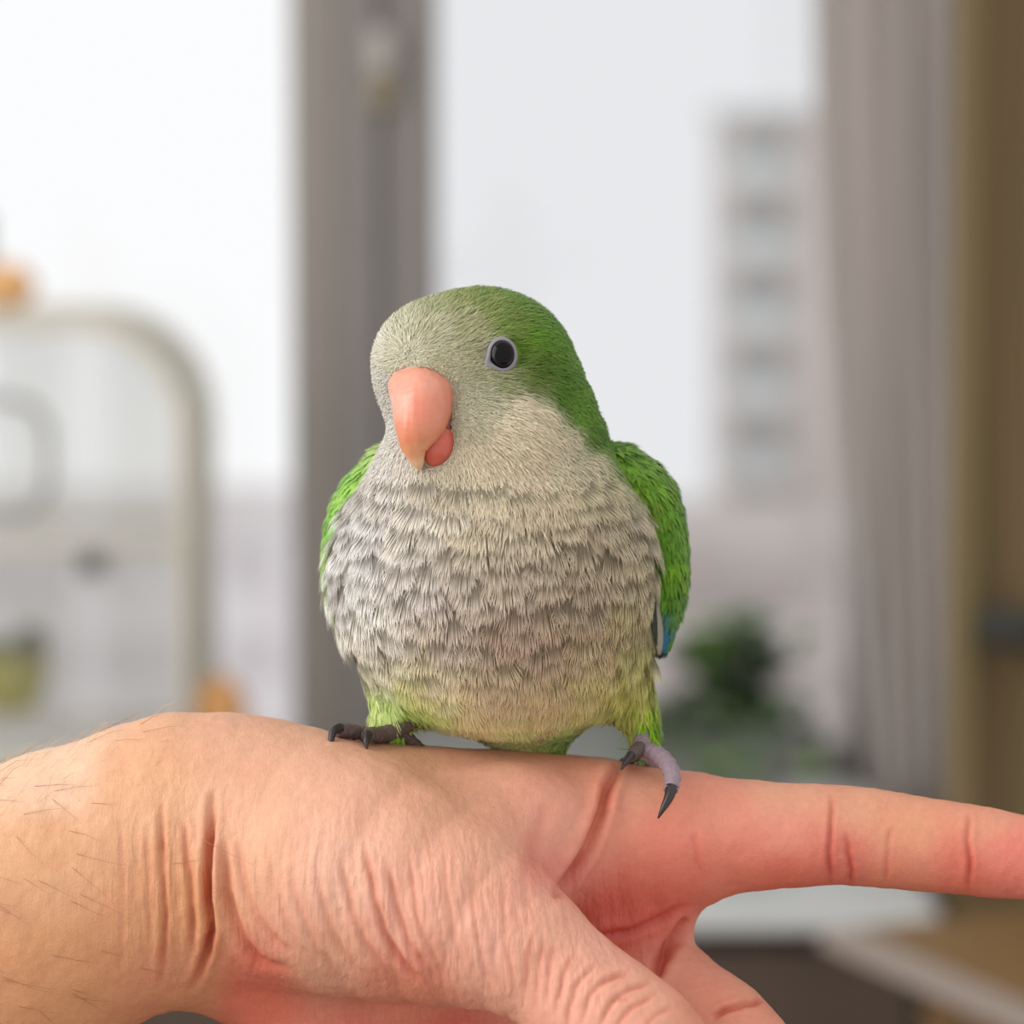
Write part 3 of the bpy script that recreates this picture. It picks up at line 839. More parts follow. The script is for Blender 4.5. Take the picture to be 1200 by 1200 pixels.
hand_base = near_to_world(np.array(near(420, 1100, 40)))
hand = empty('person_hand', tuple(hand_base))
tag(hand, 'bare left hand and forearm with outstretched index finger carrying the parakeet', 'hand')
skin = put(link('skin', fast_mesh('skin', near_to_world(HVd), HQ, None, np.hstack([hcol, (.15 + .85 * wf)[:, None]])), M_skin), hand)
# nails on index and thumb (dorsal sides, turned away from the lens)
M_nail = mat_plain('fingernail', (236, 190, 174), .25, .5)
def nail(px, py, d, L, W, ax, nrm):
    """curved plate; ax along the finger, nrm outward (near frame)"""
    q = np.array(near(px, py, d)); a = unit(np.array(ax, float)); n_ = unit(np.array(nrm, float)); n_ = unit(n_ - a * (a @ n_)); b = np.cross(a, n_)
    V = []; Q = []
    for i in range(7):
        for j in range(7):
            s, t = i / 6 - .5, j / 6 - .5
            wv = W * (1 - .25 * (2 * s) ** 2 * (s > 0))
            p = q + a * (L * s) + b * (wv * t) + n_ * (-W * .55 * (2 * t) ** 2 * .5 + 2.0)
            V.append(p)
    V = np.array(V); top = near_to_world(V); bot = near_to_world(V - n_ * 4.0)
    for i in range(6):
        for j in range(6):
            k = i * 7 + j; Q.append((k, k + 1, k + 8, k + 7)); Q.append((49 + k, 49 + k + 7, 49 + k + 8, 49 + k + 1))
    put(link('fingernail', fast_mesh('fingernail', np.vstack([top, bot]), Q), M_nail), hand)
nail(1296, 994, 18, 62, 58, (1, .12, -.05), (-.05, -.55, .8))
nail(884, 1326, -212, 74, 76, (1, .9, 0), (.5, -.6, -.6))

# ---- hairs of the forearm: thin tapered blades
def blades(root, mid, tip, wid, c0, c1, c2):
    """5-vertex blades; wid: per-blade half-width vectors at root and middle"""
    n = len(root); w0, w1 = wid
    V = np.stack([root - w0, root + w0, mid + w1, mid - w1, tip], 1).reshape(-1, 3)
    b = np.arange(n)[:, None] * 5
    Q = b + np.array([[0, 1, 2, 3]]); T = b + np.array([[3, 2, 4]])
    cc = np.stack([c0, c0, c1, c1, c2], 1).reshape(-1, 3)
    return V, Q, T, cc
sel = np.nonzero((hpx < 255) & (hpx > -60) & (hpy < 1190) & (facing > 0))[0]
sel2 = np.nonzero((hpx < 190) & (hpx > -60) & (HN[:, 1] < -.35))[0]
i1 = rng.choice(sel, 120); i2 = rng.choice(sel2, 230)
wkeep = rng.random(len(i1)) < np.clip((150 - hpx[i1]) / 150, .06, 1)
i1 = i1[wkeep]; ii = np.concatenate([i1, i2]); pale = np.concatenate([np.zeros(len(i1)), np.ones(len(i2))])[:, None]
r0 = HVd[ii]; nn = HN[ii]
dirv = np.tile(np.array([[.85, .35, -.12]]), (len(ii), 1)) + rng.normal(0, .22, (len(ii), 3))
dirv[len(i1):] = np.array([.55, -.35, 0]) + rng.normal(0, .35, (len(i2), 3))
tt_ = unit(dirv - nn * (dirv * nn).sum(1, keepdims=True)); L_ = rng.uniform(34, 80, (len(ii), 1)); L_[len(i1):] *= .55
lift = rng.uniform(.08, .25, (len(ii), 1)) + .25 * pale
md = r0 + tt_ * L_ * .5 + nn * L_ * lift * .6; tp = r0 + tt_ * L_ + nn * L_ * lift * .55 + rng.normal(0, 3, (len(ii), 3))
sd = unit(np.cross(tt_, np.tile([[0, 0, 1.0]], (len(ii), 1)))) * .26
hc_ = lin((150, 100, 66)) * (1 - pale) + lin((216, 172, 130)) * pale
BV, BQ, BT, BC = blades(r0, md, tp, (sd, sd * .8), hc_, hc_, hc_)
ah = link('arm_hair', fast_mesh('arm_hair', near_to_world(BV), BQ, BT, BC), mat_attr('arm_hair', .5, .3))
put(ah, hand); tag(ah, kind='stuff')

# ================================================================== PARAKEET
head = ellip((552, 443, 22), (107, 97, 108), -.12)
brow = ellip((507, 420, -8), (62, 57, 74))
nape = chain([(576, 446, 50, 91), (598, 500, 66, 99), (612, 560, 76, 106)], 2)
cheek = ellip((575, 505, -22), (88, 62, 84), .5)
throat = ellip((540, 548, 6), (92, 70, 96))
chest = ellip((583, 640, 28), (176, 128, 152))
trunk = ellip((573, 690, 56), (184, 148, 168))
belly = ellip((602, 772, 66), (150, 92, 138))
vent = chain([(618, 800, 96, 74), (622, 846, 92, 49), (622, 880, 134, 36)], 2)
legl = chain([(486, 770, 62, 56), (468, 812, 52, 34), (462, 846, 46, 24)], 2)
legr = chain([(704, 760, 66, 54), (730, 806, 60, 34), (749, 848, 52, 18), (751, 864, 48, 13)], 2)
back = ellip((596, 690, 120), (160, 150, 150))
body_sdf = blend([(head, 0), (brow, 30), (nape, 40), (cheek, 26), (throat, 34), (chest, 46), (trunk, 50), (belly, 46), (back, 40), (vent, 30), (legl, 26), (legr, 26)])
BVv, BQq = mesh_sdf(body_sdf, 8.0, 1)
bpx, bpy_ = near_to_px(BVv)
G1, G2, G3 = (92, 138, 38), (84, 132, 32), (72, 116, 28)
BE, BR = (200, 190, 164), (190, 178, 156)
bird_pts = [
 # forehead and crown
 (446, 400, None, (196, 196, 180)), (470, 380, None, (182, 182, 156)), (470, 420, None, (188, 186, 162)), (498, 362, None, (160, 164, 124)), (505, 395, None, (176, 174, 144)),
 (530, 346, None, (134, 148, 88)), (560, 344, None, (106, 138, 58)), (600, 356, None, (96, 138, 46)), (540, 385, None, (158, 160, 120)), (560, 365, None, (126, 144, 80)), (590, 385, None, (108, 136, 62)),
 (520, 425, None, (172, 168, 138)), (548, 415, None, (158, 156, 122)), (560, 440, None, (154, 152, 120)), (530, 450, None, (160, 156, 130)),
 (615, 395, None, G1), (640, 390, None, G2), (665, 420, None, G1), (690, 460, None, G2), (650, 435, None, G3), (620, 430, None, (78, 112, 40)), (608, 446, None, (98, 122, 58)), (585, 450, None, (140, 146, 104)),
 (645, 462, None, G3), (670, 480, None, G2), (690, 505, None, G3), (712, 520, None, G2), (725, 545, None, (110, 142, 62)), (660, 380, 90, G1), (700, 430, 90, G2), (640, 460, 140, G1), (640, 560, 180, G1),
 # face and throat
 (560, 468, None, (166, 164, 138)), (548, 490, None, (176, 172, 146)), (600, 474, None, (206, 196, 170)), (625, 486, None, (202, 192, 164)), (590, 500, None, (204, 194, 166)), (650, 512, None, (194, 184, 156)), (560, 530, None, (198, 188, 160)), (610, 540, None, (198, 186, 158)), (680, 545, None, (186, 178, 148)), (705, 575, None, (182, 172, 142)),
 (450, 450, None, (190, 190, 178)), (446, 490, None, (192, 192, 182)), (450, 540, None, (204, 202, 192)), (480, 570, None, (206, 202, 190)), (512, 560, None, (184, 176, 152)),
 # breast; left flank whitened, the side-light highlight is put into its colours
 (500, 600, None, (206, 200, 186)), (560, 600, None, BE), (640, 590, None, (194, 182, 154)), (700, 620, None, (184, 172, 144)), (600, 650, None, BR), (680, 680, None, (184, 168, 144)), (540, 660, None, (198, 188, 170)), (480, 660, None, (206, 200, 190)),
 (430, 620, None, (212, 212, 206)), (420, 680, None, (212, 212, 204)), (440, 730, None, (212, 210, 196)), (520, 730, None, (196, 184, 166)), (600, 730, None, (184, 164, 142)), (660, 740, None, (178, 158, 132)), (740, 600, None, (184, 174, 148)), (752, 660, None, (188, 178, 146)), (745, 710, None, (188, 178, 132)), (700, 740, None, (184, 166, 128)),
 # belly and vent; vent colours lightened to offset the shade of the body
 (440, 770, None, (208, 208, 180)), (500, 790, None, (202, 192, 162)), (580, 800, None, (190, 174, 140)), (640, 800, None, (186, 168, 128)), (700, 790, None, (190, 178, 120)), (750, 760, None, (192, 188, 120)), (560, 845, None, (200, 190, 136)), (640, 845, None, (196, 184, 128)), (600, 872, None, (204, 222, 140)), (660, 868, None, (170, 214, 110)), (570, 866, None, (214, 224, 160)),
 # thighs
 (445, 820, None, (196, 224, 146)), (462, 845, None, (140, 208, 76)), (478, 820, None, (176, 204, 106)), (490, 800, None, (192, 196, 124)), (740, 800, None, (184, 182, 96)), (762, 820, None, (160, 194, 70)), (757, 850, None, (120, 178, 36)), (735, 840, None, (166, 170, 88)),
 # back
 (600, 620, 260, G2), (600, 760, 250, G1), (480, 700, 220, G1), (720, 700, 220, G1), (560, 450, 130, G1)]
def bird_col(q):
    x, y = near_to_px(q)
    c = paint(bird_pts, np.stack([x, y, q[:, 2]], 1), 11, 2.4)
    gr = np.clip((c[:, 1:2] - c[:, 0:1]) / (c[:, 1:2] + .02) * 2.2, 0, 1)          # how green
    return np.clip(c * ((1 - gr) * np.array([1.25, 1.20, 1.22]) + gr * np.array([1.24, 1.06, .95])), 0, .92)
M_down = mat_attr('down_skin', .9, .05, noise=.06, nscale=500)
M_feather = mat_attr('feather', .75, .12, sheen=.25, trans=.18)
base_bird = near_to_world(np.array(near(605, 872, 50)))
bird = empty('parakeet', tuple(base_bird))
tag(bird, 'green and grey parakeet with a pink hooked beak perched on the hand', 'parrot')
bcol = bird_col(BVv)
body = put(link('body', fast_mesh('body', near_to_world(BVv), BQq, None, bcol * .8), M_down), bird)

# ---- beak
dF = front_depth(body_sdf, 496, 470) - 8
upper = blend([(chain([(494, 458, dF + 26, 35), (496, 470, dF + 2, 37), (493, 490, dF - 16, 32), (488, 508, dF - 22, 23.0), (485, 520, dF - 21, 16.5), (486.5, 530, dF - 19, 12), (489.5, 541, dF - 15, 7.5), (491.5, 548.5, dF - 11, 3.2)], 4), 0),
               (ellip((515, 464, dF + 20), (24, 28, 32), .15), 9), (ellip((508, 495, dF + 8), (13, 19, 20), -.2), 8), (ellip((507, 504, dF - 2), (9.5, 9.5, 14)), 5), (ellip((486, 451, dF + 18), (30, 14, 26)), 8), (ellip((472, 456, dF + 16), (15, 20, 22)), 8)])
UV, UQ = mesh_sdf(upper, 4.0, 2)
ux, uy = near_to_px(UV)
up_ = paint([(480, 445, None, (236, 164, 142)), (505, 445, None, (232, 158, 138)), (465, 470, None, (240, 176, 158)), (490, 480, None, (232, 140, 116)), (520, 470, None, (230, 146, 124)), (480, 510, None, (230, 140, 108)), (505, 505, None, (232, 150, 118)), (488, 530, None, (238, 170, 128)), (492, 546, None, (246, 204, 166))], np.stack([ux, uy, UV[:, 2]], 1), 9)
_, UG = grad(upper, UV); UN = unit(UG)
up_ = up_ * np.array([.83, .80, .74])
UV2 = UV + UN * (.35 * vnoise(np.stack([ux / 5, uy / 16, UV[:, 2] / 8], 1)))[:, None]
M_beak = mat_attr('beak_horn', .32, .5, sss=.12, sss_scale=.0015, noise=.06, nscale=700)
put(link('upper_beak', fast_mesh('upper_beak', near_to_world(UV2), UQ, None, up_), M_beak), bird)
dL = front_depth(body_sdf, 514, 528)
lower = blend([(chain([(520, 508, dL + 10, 18), (514, 522, dL + 3, 20), (511, 532, dL + 1, 15), (509, 537, dL + 1, 10)], 3), 0)])
LV, LQ = mesh_sdf(lower, 4.0, 1)
put(link('lower_beak', fast_mesh('lower_beak', near_to_world(LV), LQ, None, np.tile(lin((196, 92, 74)), (len(LV), 1))), M_beak), bird)
mouth = blend([(chain([(524, 487, front_depth(body_sdf, 524, 487) + 2, 8), (523, 500, front_depth(body_sdf, 523, 500) + 1, 8)], 1), 0)])
MV, MQ = mesh_sdf(mouth, 4.0, 1)
put(link('mouth_corner', fast_mesh('mouth_corner', near_to_world(MV), MQ, None, np.tile(lin((120, 56, 52)), (len(MV), 1))), M_beak), bird)
# cere: soft band over the beak root with a nostril crease
cere = blend([(chain([(466, 442, dF + 15, 7), (484, 437, dF + 7, 8), (506, 438, dF + 8, 8), (526, 446, dF + 15, 7)], 3), 0)])
CV, CQ = mesh_sdf(cere, 4.0, 1)
put(link('cere', fast_mesh('cere', near_to_world(CV), CQ, None, np.tile(lin((226, 160, 142)), (len(CV), 1))), M_beak), bird)

# ---- eyes
def make_eye(c, n_, flip=1):
    n_ = unit(n_); a = unit(np.cross(n_, [0, 1.0, 0])); b = np.cross(a, n_)
    if b[1] < 0: a, b = -a, -b          # b points down the face, a to the side
    if (a[0] < 0): a = -a
    N = 32; V = [c - n_ * 2.0]
    rings = [(.55, 1.5), (.78, 5.0), (.90, 4.2), (1.0, 0.0), (1.02, -6)]
    for r, hgt in rings:
        for k in range(N):
            t = 2 * math.pi * k / N
            rx, ry = 18.5, 21.5
            px_, py_ = rx * math.cos(t), ry * math.sin(t)
            corner = math.exp(-((t - 2.62) / .32) ** 2) * 8.0
            px_ -= corner * .9; py_ += corner * .35
            V.append(c + a * (px_ * r * flip) + b * (py_ * r) + n_ * hgt)
    V = np.array(V); Q = []; T = [(0, 1 + k, 1 + (k + 1) % N) for k in range(N)]
    for i in range(len(rings) - 1):
        for k in range(N):
            p0 = 1 + i * N; Q.append((p0 + k, p0 + N + k, p0 + N + (k + 1) % N, p0 + (k + 1) % N))
    eye = put(link('eye', sphere_near(c + n_ * 0.0, (15.0, 18.0, 12.5), a, b, n_), M_eye), bird)
    rg = put(link('eye_ring', fast_mesh('eye_ring', near_to_world(V), Q, T), M_ering), bird)
    put2(rg, eye)
    ir = put(link('iris', annulus_near(c + n_ * 0.0, 10.6, 12.8, a, b, n_, (15.1, 18.1, 12.7)), M_iris), bird)
    put2(ir, eye)
def sphere_near(c, r, a, b, n_, nu=28, nv=16):
    V = []; Q = []
    for i in range(nv + 1):
        th = math.pi * i / nv
        for k in range(nu):
            ph_ = 2 * math.pi * k / nu
            V.append(c + a * r[0] * math.sin(th) * math.cos(ph_) + b * r[1] * math.sin(th) * math.sin(ph_) + n_ * r[2] * math.cos(th))
    for i in range(nv):
        for k in range(nu): Q.append((i * nu + k, i * nu + (k + 1) % nu, (i + 1) * nu + (k + 1) % nu, (i + 1) * nu + k))
    return fast_mesh('eyeball', near_to_world(np.array(V)), Q)
def annulus_near(c, r0, r1, a, b, n_, R):
    V = []; Q = []; N = 32
    for i, rr in enumerate(np.linspace(r0, r1, 4)):
        for k in range(N):
            t = 2 * math.pi * k / N; x, y = rr * math.cos(t), rr * 1.18 * math.sin(t)
            z = R[2] * math.sqrt(max(0, 1 - (x / R[0]) ** 2 - (y / R[1]) ** 2))
            V.append(c + a * x + b * y + n_ * z)
    for i in range(3):
        for k in range(N): Q.append((i * N + k, i * N + (k + 1) % N, (i + 1) * N + (k + 1) % N, (i + 1) * N + k))
    return fast_mesh('iris', near_to_world(np.array(V)), Q)
M_eye = mat_plain('eye_black', (8, 7, 8), .06, .16)
M_iris = mat_plain('iris_brown_grey', (34, 31, 30), .1, .16)
M_ering = mat_plain('eye_skin', (136, 130, 137), .55, .3, .06, 900)
ex, ey = 588, 416
ed_ = front_depth(body_sdf, ex, ey)
ec = np.array(near(ex, ey, ed_)); _, eg = grad(body_sdf, ec[None].astype(np.float32)); en = unit(unit(eg)[0] + np.array([0, 0, -.9]))
ec = ec + en * 0.5
make_eye(ec, en)
# far-side eye, mirrored over the plane through the beak
hc3 = np.array(near(556, 442, 22)); bdir = np.array(near(495, 465, dF)) - hc3
sn = unit(np.cross(bdir, np.array([0.05, 1.0, 0.1])))
ec2 = hc3 + np.array([-108, -26, 30.0]); en2 = unit(np.array([-.9, -.1, .35]))
f2, g2 = grad(body_sdf, ec2[None].astype(np.float32)); ec2 = ec2 - unit(g2)[0] * (f2[0] + 3)
make_eye(ec2, en2, -1)

# ---- plumage --------------------------------------------------------------
def tri_sample(V, Q, n, wfun=None):
    T = np.concatenate([Q[:, [0, 1, 2]], Q[:, [0, 2, 3]]])
    A, B, Cc = V[T[:, 0]], V[T[:, 1]], V[T[:, 2]]
    ar = np.linalg.norm(np.cross(B - A, Cc - A), axis=1)
    if wfun is not None: ar = ar * wfun((A + B + Cc) / 3)
    ti = rng.choice(len(T), n, p=ar / ar.sum())
    r1 = np.sqrt(rng.random(n))[:, None]; r2 = rng.random(n)[:, None]
    return (A[ti] * (1 - r1) + B[ti] * (r1 * (1 - r2)) + Cc[ti] * (r1 * r2)).astype(np.float32)
WH = np.array(near(481, 417, front_depth(body_sdf, 481, 417)))
BKC = np.array(near(500, 470, dF))
LOWC = np.array(near(513, 524, dL + 4))
AX = np.array(near(588, 690, 70))
def flow(q):
    """lie of the feathers: away from the beak on the head, downwards on the body"""
    v1 = unit(q - BKC); v2 = unit(q - WH)
    wdist = np.exp(-(np.linalg.norm(q - WH, axis=1) / 60) ** 2)[:, None]
    vh = v1 * (1 - wdist) + v2 * wdist * 1.3
    x, y = near_to_px(q)
    # head feathers bend towards the nape and shoulders
    vh = vh + np.array([.25, .35, .25]) * np.clip(np.linalg.norm(q - BKC, axis=1) / 150, 0, 1)[:, None]
    vb = np.stack([.30 * (q[:, 0] - AX[0]) / 190, np.ones(len(q)), np.zeros(len(q))], 1)
    s = np.clip((y - 500) / 90, 0, 1)[:, None]; s = s * s * (3 - 2 * s)
    return vh * (1 - s) + vb * s
def tangent(v, n):
    return unit(v - n * (v * n).sum(1, keepdims=True))
def near_eye(q):
    return np.minimum(np.linalg.norm((q - ec) / np.array([1, 1, 1.4]), axis=1), np.linalg.norm(q - ec2, axis=1))
def in_beak(q, m):
    return (upper(q) < m) | (lower(q) < m) | (cere(q) < m)

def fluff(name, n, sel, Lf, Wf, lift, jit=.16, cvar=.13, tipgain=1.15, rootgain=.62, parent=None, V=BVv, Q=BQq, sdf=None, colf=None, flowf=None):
    sdf = sdf or body_sdf; colf = colf or bird_col; flowf = flowf or flow
    q = tri_sample(V, Q, n, sel)
    _, g = grad(sdf, q); nn = unit(g)
    q = q - nn * 1.5
    ok = ~in_beak(q, 1.0) & (near_eye(q) > 18.0)
    q, nn = q[ok], nn[ok]
    t = tangent(flowf(q) + rng.normal(0, jit, q.shape), nn)
    L = (Lf(q) * rng.uniform(.75, 1.25, len(q)))[:, None]
    side = np.cross(t, nn)
    w = (Wf(q) * rng.uniform(.8, 1.2, len(q)))[:, None]
    lf = lift * rng.uniform(.5, 1.6, (len(q), 1))
    mid = q + t * L * .55 + nn * (1.2 + L * lf)
    tip = q + t * L + nn * (L * lf * .9) + side * rng.normal(0, .06, (len(q), 1)) * L
    # blades that would run over the eye, into the beak or the hand are dropped
    ok = (near_eye(tip) > 17.5) & ~in_beak(tip.astype(np.float32), .5) & ~in_beak(mid.astype(np.float32), .5)
    q, nn, t, side, w, mid, tip = [z[ok] for z in (q, nn, t, side, w, mid, tip)]
    c = colf(q.astype(np.float32)) * (1 + rng.normal(0, cvar, (len(q), 1)))
    c = np.clip(c * (1 + rng.normal(0, .03, (len(q), 3))), 0, 1)
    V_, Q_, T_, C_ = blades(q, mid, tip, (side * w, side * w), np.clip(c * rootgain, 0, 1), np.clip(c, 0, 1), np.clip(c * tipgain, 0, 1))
    o = put(link(name, fast_mesh(name, near_to_world(V_), Q_, T_, C_, smooth=False), M_feather), bird)
    put2(o, parent or body)
    o['kind'] = 'stuff'
    return o
def ypx(q): return near_to_px(q)[1]
def sstep(a, b, x):
    t = np.clip((x - a) / (b - a), 0, 1); return t * t * (3 - 2 * t)
# head: short hair-like feathers
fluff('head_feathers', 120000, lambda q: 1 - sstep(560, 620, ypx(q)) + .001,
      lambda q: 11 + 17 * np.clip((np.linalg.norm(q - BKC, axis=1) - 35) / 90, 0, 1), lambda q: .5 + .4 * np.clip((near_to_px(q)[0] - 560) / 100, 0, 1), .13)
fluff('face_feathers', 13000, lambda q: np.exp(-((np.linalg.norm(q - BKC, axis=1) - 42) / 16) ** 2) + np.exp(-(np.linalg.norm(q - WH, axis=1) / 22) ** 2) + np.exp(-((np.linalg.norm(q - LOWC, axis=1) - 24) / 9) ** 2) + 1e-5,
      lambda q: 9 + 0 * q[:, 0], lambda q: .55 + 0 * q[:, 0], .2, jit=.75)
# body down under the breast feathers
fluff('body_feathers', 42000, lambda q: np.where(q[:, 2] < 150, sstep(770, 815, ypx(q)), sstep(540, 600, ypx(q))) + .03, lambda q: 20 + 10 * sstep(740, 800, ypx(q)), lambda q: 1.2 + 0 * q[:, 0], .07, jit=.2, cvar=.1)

# breast: overlapping rows of scalloped feathers, each a fan of barbs
def radial_hit(th, ypix):
    ax = np.array(near(588, ypix, 66)); dv = np.stack([np.sin(th), 0 * th, -np.cos(th)], 1)
    r = np.full(len(th), 330.0)
    for _ in range(40):
        p = (ax + dv * r[:, None]).astype(np.float32); dd = body_sdf(p); r = r - np.clip(dd, -20, 60) * .8
    return (ax + dv * r[:, None]).astype(np.float32)
roots, rowid = [], []
y = 548.0; row = 0
while y < 862:
    circ = 170 * 2 * math.pi
    nf = int(circ / 27)
    th = (np.arange(nf) + .5 * (row % 2) + rng.normal(0, .16, nf)) / nf * 2 * math.pi
    p = radial_hit(th, y)
    p[:, 1] += rng.normal(0, 3.2, nf) + 4 * np.sin(th * 3 + row * .8) - 34 * np.clip(np.abs(np.sin(th)) - .25, 0, 1) ** 1.5
    roots.append(p); y += 21.0; row += 1
roots = np.concatenate(roots)
fx, fy_ = near_to_px(roots)
keep = (roots[:, 2] < 170) & ~((fy_ < 600) & (fx < 470) & (fx > 440) & False)
# the neckline of the scallops dips towards the shoulders
keep &= (fy_ > 552)
roots = roots[keep]
f0, g = grad(body_sdf, roots); nn = unit(g); roots = roots - nn * f0[:, None]
tf = tangent(flow(roots) + rng.normal(0, .10, roots.shape), nn); sf = np.cross(tf, nn)
NB = 42
nF = len(roots)
fyy = ypx(roots)
Lr = (rng.uniform(38, 47, nF))[:, None, None]; Wd = rng.uniform(19, 27, nF)[:, None, None]
uu = (np.linspace(-1, 1, NB)[None, :, None] + rng.normal(0, .02, (nF, NB, 1)))
endl = np.sqrt(np.clip(1 - .55 * uu ** 2, .05, 1)) + rng.normal(0, .08, (nF, NB, 1))
split = rng.random((nF, NB, 1)) < .08
endl = endl - split * rng.uniform(.08, .28, (nF, NB, 1))
base_c = bird_col(roots)
soft = sstep(765, 825, fyy)
lft = (rng.uniform(6.0, 11.5, nF) * (1 - .6 * soft))[:, None, None]
R = roots[:, None, :]; T3 = tf[:, None, :]; S3 = sf[:, None, :]; N3 = nn[:, None, :]
stations = [(-.12, .35, -2.0, 0), (.50, .80, .60, 1.6), (.80, .97, .92, 3.0), (1.0, 1.05, 1.0, 4.5)]
lv = []
for k, (al, wd, lf, dr) in enumerate(stations):
    lv.append(R + T3 * Lr * (endl * al if k else al) + S3 * uu * Wd * wd + N3 * ((lft * lf if k else lf) - dr * uu ** 2) + (rng.normal(0, .8, (nF, NB, 3)) if k == 3 else 0))
wv = S3 * (Wd / NB * 1.05) * np.ones((1, NB, 1))
var = (1 + rng.normal(0, .05, (nF, 1, 1))) * (1 + rng.normal(0, .08, (nF, NB, 1)))
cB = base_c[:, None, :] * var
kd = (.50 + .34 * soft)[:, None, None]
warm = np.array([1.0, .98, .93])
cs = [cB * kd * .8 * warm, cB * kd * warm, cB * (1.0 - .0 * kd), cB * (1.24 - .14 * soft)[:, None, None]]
n_ = nF * NB
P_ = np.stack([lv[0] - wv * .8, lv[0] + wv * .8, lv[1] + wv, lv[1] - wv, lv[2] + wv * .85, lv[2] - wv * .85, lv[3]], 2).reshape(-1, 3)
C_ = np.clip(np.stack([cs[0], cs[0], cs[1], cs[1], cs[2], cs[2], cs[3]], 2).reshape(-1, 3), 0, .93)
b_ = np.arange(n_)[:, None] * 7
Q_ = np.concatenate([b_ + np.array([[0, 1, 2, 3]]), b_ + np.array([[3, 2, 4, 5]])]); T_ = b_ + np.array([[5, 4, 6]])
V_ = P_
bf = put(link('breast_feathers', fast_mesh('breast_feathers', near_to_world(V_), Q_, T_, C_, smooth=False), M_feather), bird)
put2(bf, body); bf['kind'] = 'stuff'

# ---- wings
def make_wing(name, chain_pts, pal, sgn):
    f = blend([(chain(chain_pts, 3, zs=1.5), 0)])
    WV, WQ = mesh_sdf(f, 7.0, 1)
    def colf(q):
        x, y = near_to_px(q); return np.clip(paint(pal, np.stack([x, y, q[:, 2]], 1), 9, 2.2) * np.array([1.3, 1.06, .95]), 0, .92)
    w = put(link('wing', fast_mesh('wing', near_to_world(WV), WQ, None, colf(WV) * .8), M_down), bird)
    fl_ = lambda q: np.stack([.12 * sgn * np.clip((q[:, 0] * 0 + 1), 0, 1) * np.where(ypx(q) < 620, 1.5, -.6), np.ones(len(q)), .35 * np.ones(len(q))], 1)
    o = fluff('wing_feathers', 11000, lambda q: np.ones(len(q)), lambda q: 24 - 12 * sstep(690, 750, ypx(q)), lambda q: 3.0 + 0 * q[:, 0], .06,
              jit=.12, cvar=.14, V=WV, Q=WQ, sdf=f, colf=colf, flowf=fl_, parent=w)
    return w, f
rw, rwf = make_wing('wing', [(722, 556, 78, 36), (744, 590, 84, 50), (757, 640, 92, 49), (764, 690, 98, 41), (768, 735, 102, 24), (774, 758, 106, 10)],
          [(750, 550, None, (96, 146, 44)), (790, 600, None, (84, 140, 30)), (770, 640, None, (70, 120, 28)), (800, 660, None, (96, 150, 28)), (780, 690, None, (78, 128, 26)), (795, 720, None, (90, 146, 34)), (772, 712, None, (40, 116, 128)), (782, 738, None, (40, 116, 112)), (770, 745, None, (52, 66, 44)), (768, 725, None, (70, 80, 60)), (750, 640, 200, G1), (745, 600, None, (96, 130, 52))], 1)
lw, lwf = make_wing('wing', [(462, 556, 90, 36), (436, 600, 98, 46), (424, 650, 100, 46), (424, 700, 104, 42), (430, 740, 108, 28), (428, 758, 112, 16)],
          [(420, 560, None, (128, 186, 86)), (400, 610, None, (120, 184, 74)), (385, 650, None, (150, 200, 112)), (385, 700, None, (138, 196, 96)), (400, 740, None, (190, 214, 178)), (430, 640, None, (204, 214, 190)), (430, 700, None, (206, 214, 190)), (450, 580, None, (190, 204, 160)), (415, 765, None, (196, 212, 190)), (450, 640, 220, G1)], -1)
# flight feathers of both wings: long overlapping vanes along the lower edge, running back over the rump
def vane(name, a, b, W, nrm, mat, parent, th=2.0, tipw=.35):
    a, b = np.array(near(*a)), np.array(near(*b)); ax = unit(b - a); n_ = unit(np.array(nrm, float)); n_ = unit(n_ - ax * (ax @ n_)); sd_ = np.cross(ax, n_)
    L = np.linalg.norm(b - a); V = []; Q = []; N = 10
    for s in (1, -1):
        for i in range(N + 1):
            t = i / N; w = W * (0.55 + .45 * min(1, t * 4)) * (math.sqrt(max(0.02, 1 - ((t - .72) / .28) ** 2)) if t > .72 else 1)
            for k in (-1, 0, 1):
                V.append(a + ax * L * t + sd_ * w * k + n_ * ((th if s > 0 else -.0) + (2.0 if k == 0 else 0) - 6 * t * t))
    m = 3 * (N + 1)
    for i in range(N):
        for k in (0, 1):
            q = i * 3 + k; Q.append((q, q + 1, q + 4, q + 3)); Q.append((m + q, m + q + 3, m + q + 4, m + q + 1))
    return put(link(name, fast_mesh(name, near_to_world(np.array(V)), Q), mat), bird)
M_fl = [mat_plain('flight_blue', (40, 96, 120), .6, .2, .2, 700), mat_plain('flight_dark', (48, 56, 44), .6, .2, .2, 700), mat_plain('flight_green', (76, 124, 40), .6, .2, .2, 700), mat_plain('flight_grey', (150, 142, 126), .6, .2, .2, 700)]
for k, (a, b, W, m) in enumerate([((772, 694, 40), (783, 766, 78), 12, 0), ((768, 700, 33), (776, 768, 66), 8, 3), ((764, 704, 29), (772, 764, 60), 9, 1), ((782, 690, 56), (787, 764, 92), 12, 2),
                                  ((756, 690, 150), (660, 836, 300), 20, 2), ((750, 680, 170), (644, 850, 330), 20, 0), ((744, 680, 190), (636, 866, 350), 20, 1)]):
    vane('flight_feather', a, b, W, (.75, 0, -.65) if k < 4 else (.9, -.2, .4), M_fl[m], rw)
for k, (a, b, W, m) in enumerate([((430, 690, 160), (560, 836, 300), 20, 2), ((436, 680, 180), (580, 850, 330), 20, 0), ((442, 680, 200), (592, 866, 350), 20, 1)]):
    vane('flight_feather', a, b, W, (-.9, -.2, .4), M_fl[m], lw)
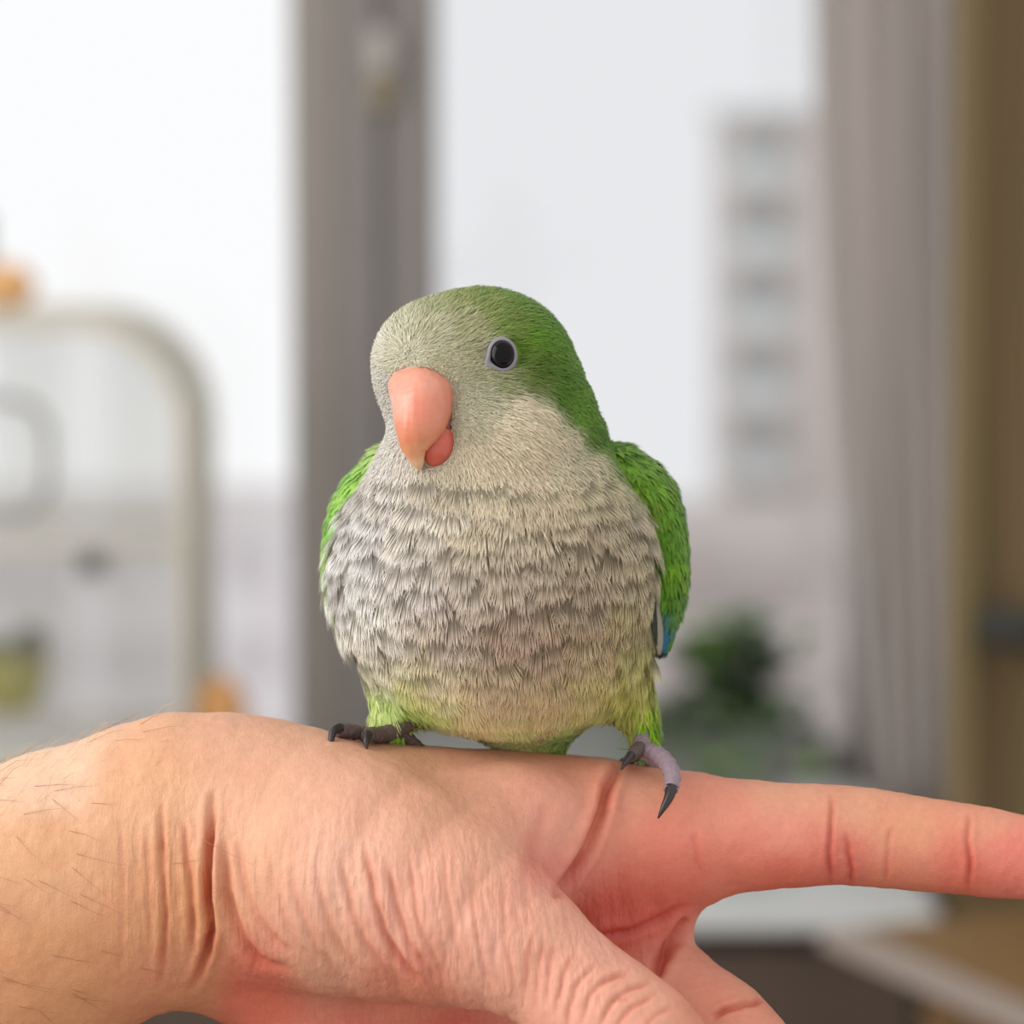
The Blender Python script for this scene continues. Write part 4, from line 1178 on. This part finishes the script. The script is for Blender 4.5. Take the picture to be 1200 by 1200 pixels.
for k in range(7):
    s = (k - 3) / 3
    vane('tail_feather', (618 + 16 * s, 838, 190 - 3 * abs(s)), (618 + 44 * s, 1120 - 40 * abs(s), 345 + 4 * abs(s)), 17, (0, .4, .9), M_fl[2 if k % 2 == 0 else 0], body)

# ---- feet: scaly toes following the skin they stand on
M_toe = mat_plain('scaly_toe', (98, 82, 78), .6, .3, .25, 1200, bump=.4)
M_toe2 = mat_plain('scaly_toe_lilac', (150, 130, 138), .55, .35, .25, 1200, bump=.4)
M_claw = mat_plain('claw', (44, 36, 36), .35, .5)
def on_hand(px, py, r):
    d = front_depth(hand_sdf, px, py)
    return None if d is None else d
def limb(name, pts, mat, root, knob=0.0, seg=10):
    Q = resample([near(*p) for p in pts], 6)
    r = Q[:, 3].copy()
    if knob: r = r * (1 + knob * np.sin(np.arange(len(r)) * 2.1))
    o = put(link(name, tube_mesh(name, [tuple(v) for v in near_to_world(Q[:, :3])], list(r * S), seg), mat), bird)
    if root is not None:
        put2(o, root)
    return o
# left in the picture: toes laid along the top of the hand
top_d = 6
f1 = limb('foot', [(494, 838, 40, 9), (478, 848, 30, 10), (458, 858, 18, 10), (440, 862, 8, 10)], M_toe, None, .05)
limb('toe', [(446, 862, 8, 9), (428, 860, -2, 8.5), (410, 857, -14, 9), (396, 856, -26, 8.5)], M_toe, f1, .08)
limb('claw', [(398, 853, -28, 6.5), (391, 856, -38, 5), (388, 868, -46, 3.6), (388, 881, -50, 1)], M_claw, f1)
limb('toe', [(444, 862, -2, 9), (434, 860, -16, 8.5), (430, 864, -28, 7.5)], M_toe, f1, .08)
limb('claw', [(431, 860, -28, 6), (429, 868, -38, 4.2), (430, 878, -44, 1)], M_claw, f1)
limb('toe', [(452, 864, 20, 8), (440, 868, 34, 7), (424, 874, 44, 6)], M_toe, f1, .08)
limb('toe', [(470, 858, 30, 8), (486, 872, 40, 7), (498, 882, 44, 6)], M_toe, f1, .08)
f2 = limb('foot', [(754, 858, 46, 10), (752, 870, 34, 11), (752, 880, 16, 11)], M_toe2, None, .05)
limb('toe', [(750, 878, 10, 10), (744, 882, -8, 8), (738, 888, -22, 6.5)], M_toe, f2, .08)
limb('claw', [(740, 885, -22, 5.5), (734, 892, -34, 4), (728, 902, -42, 1)], M_claw, f2)
limb('toe', [(756, 880, 12, 11), (768, 884, -2, 11), (781, 894, -18, 10.5), (788, 910, -36, 10), (786, 926, -48, 9)], M_toe2, f2, .10)
limb('claw', [(787, 922, -48, 7.5), (784, 934, -56, 6), (778, 946, -60, 4), (771, 959, -60, 1)], M_claw, f2)
limb('toe', [(752, 878, 30, 9), (762, 892, 44, 8), (776, 904, 52, 7)], M_toe2, f2, .08)
limb('toe', [(748, 878, 30, 9), (738, 890, 44, 7), (728, 896, 52, 6)], M_toe, f2, .08)
print('TRIS', sum(len(o.data.polygons) for o in scene.objects if o.type == 'MESH'))
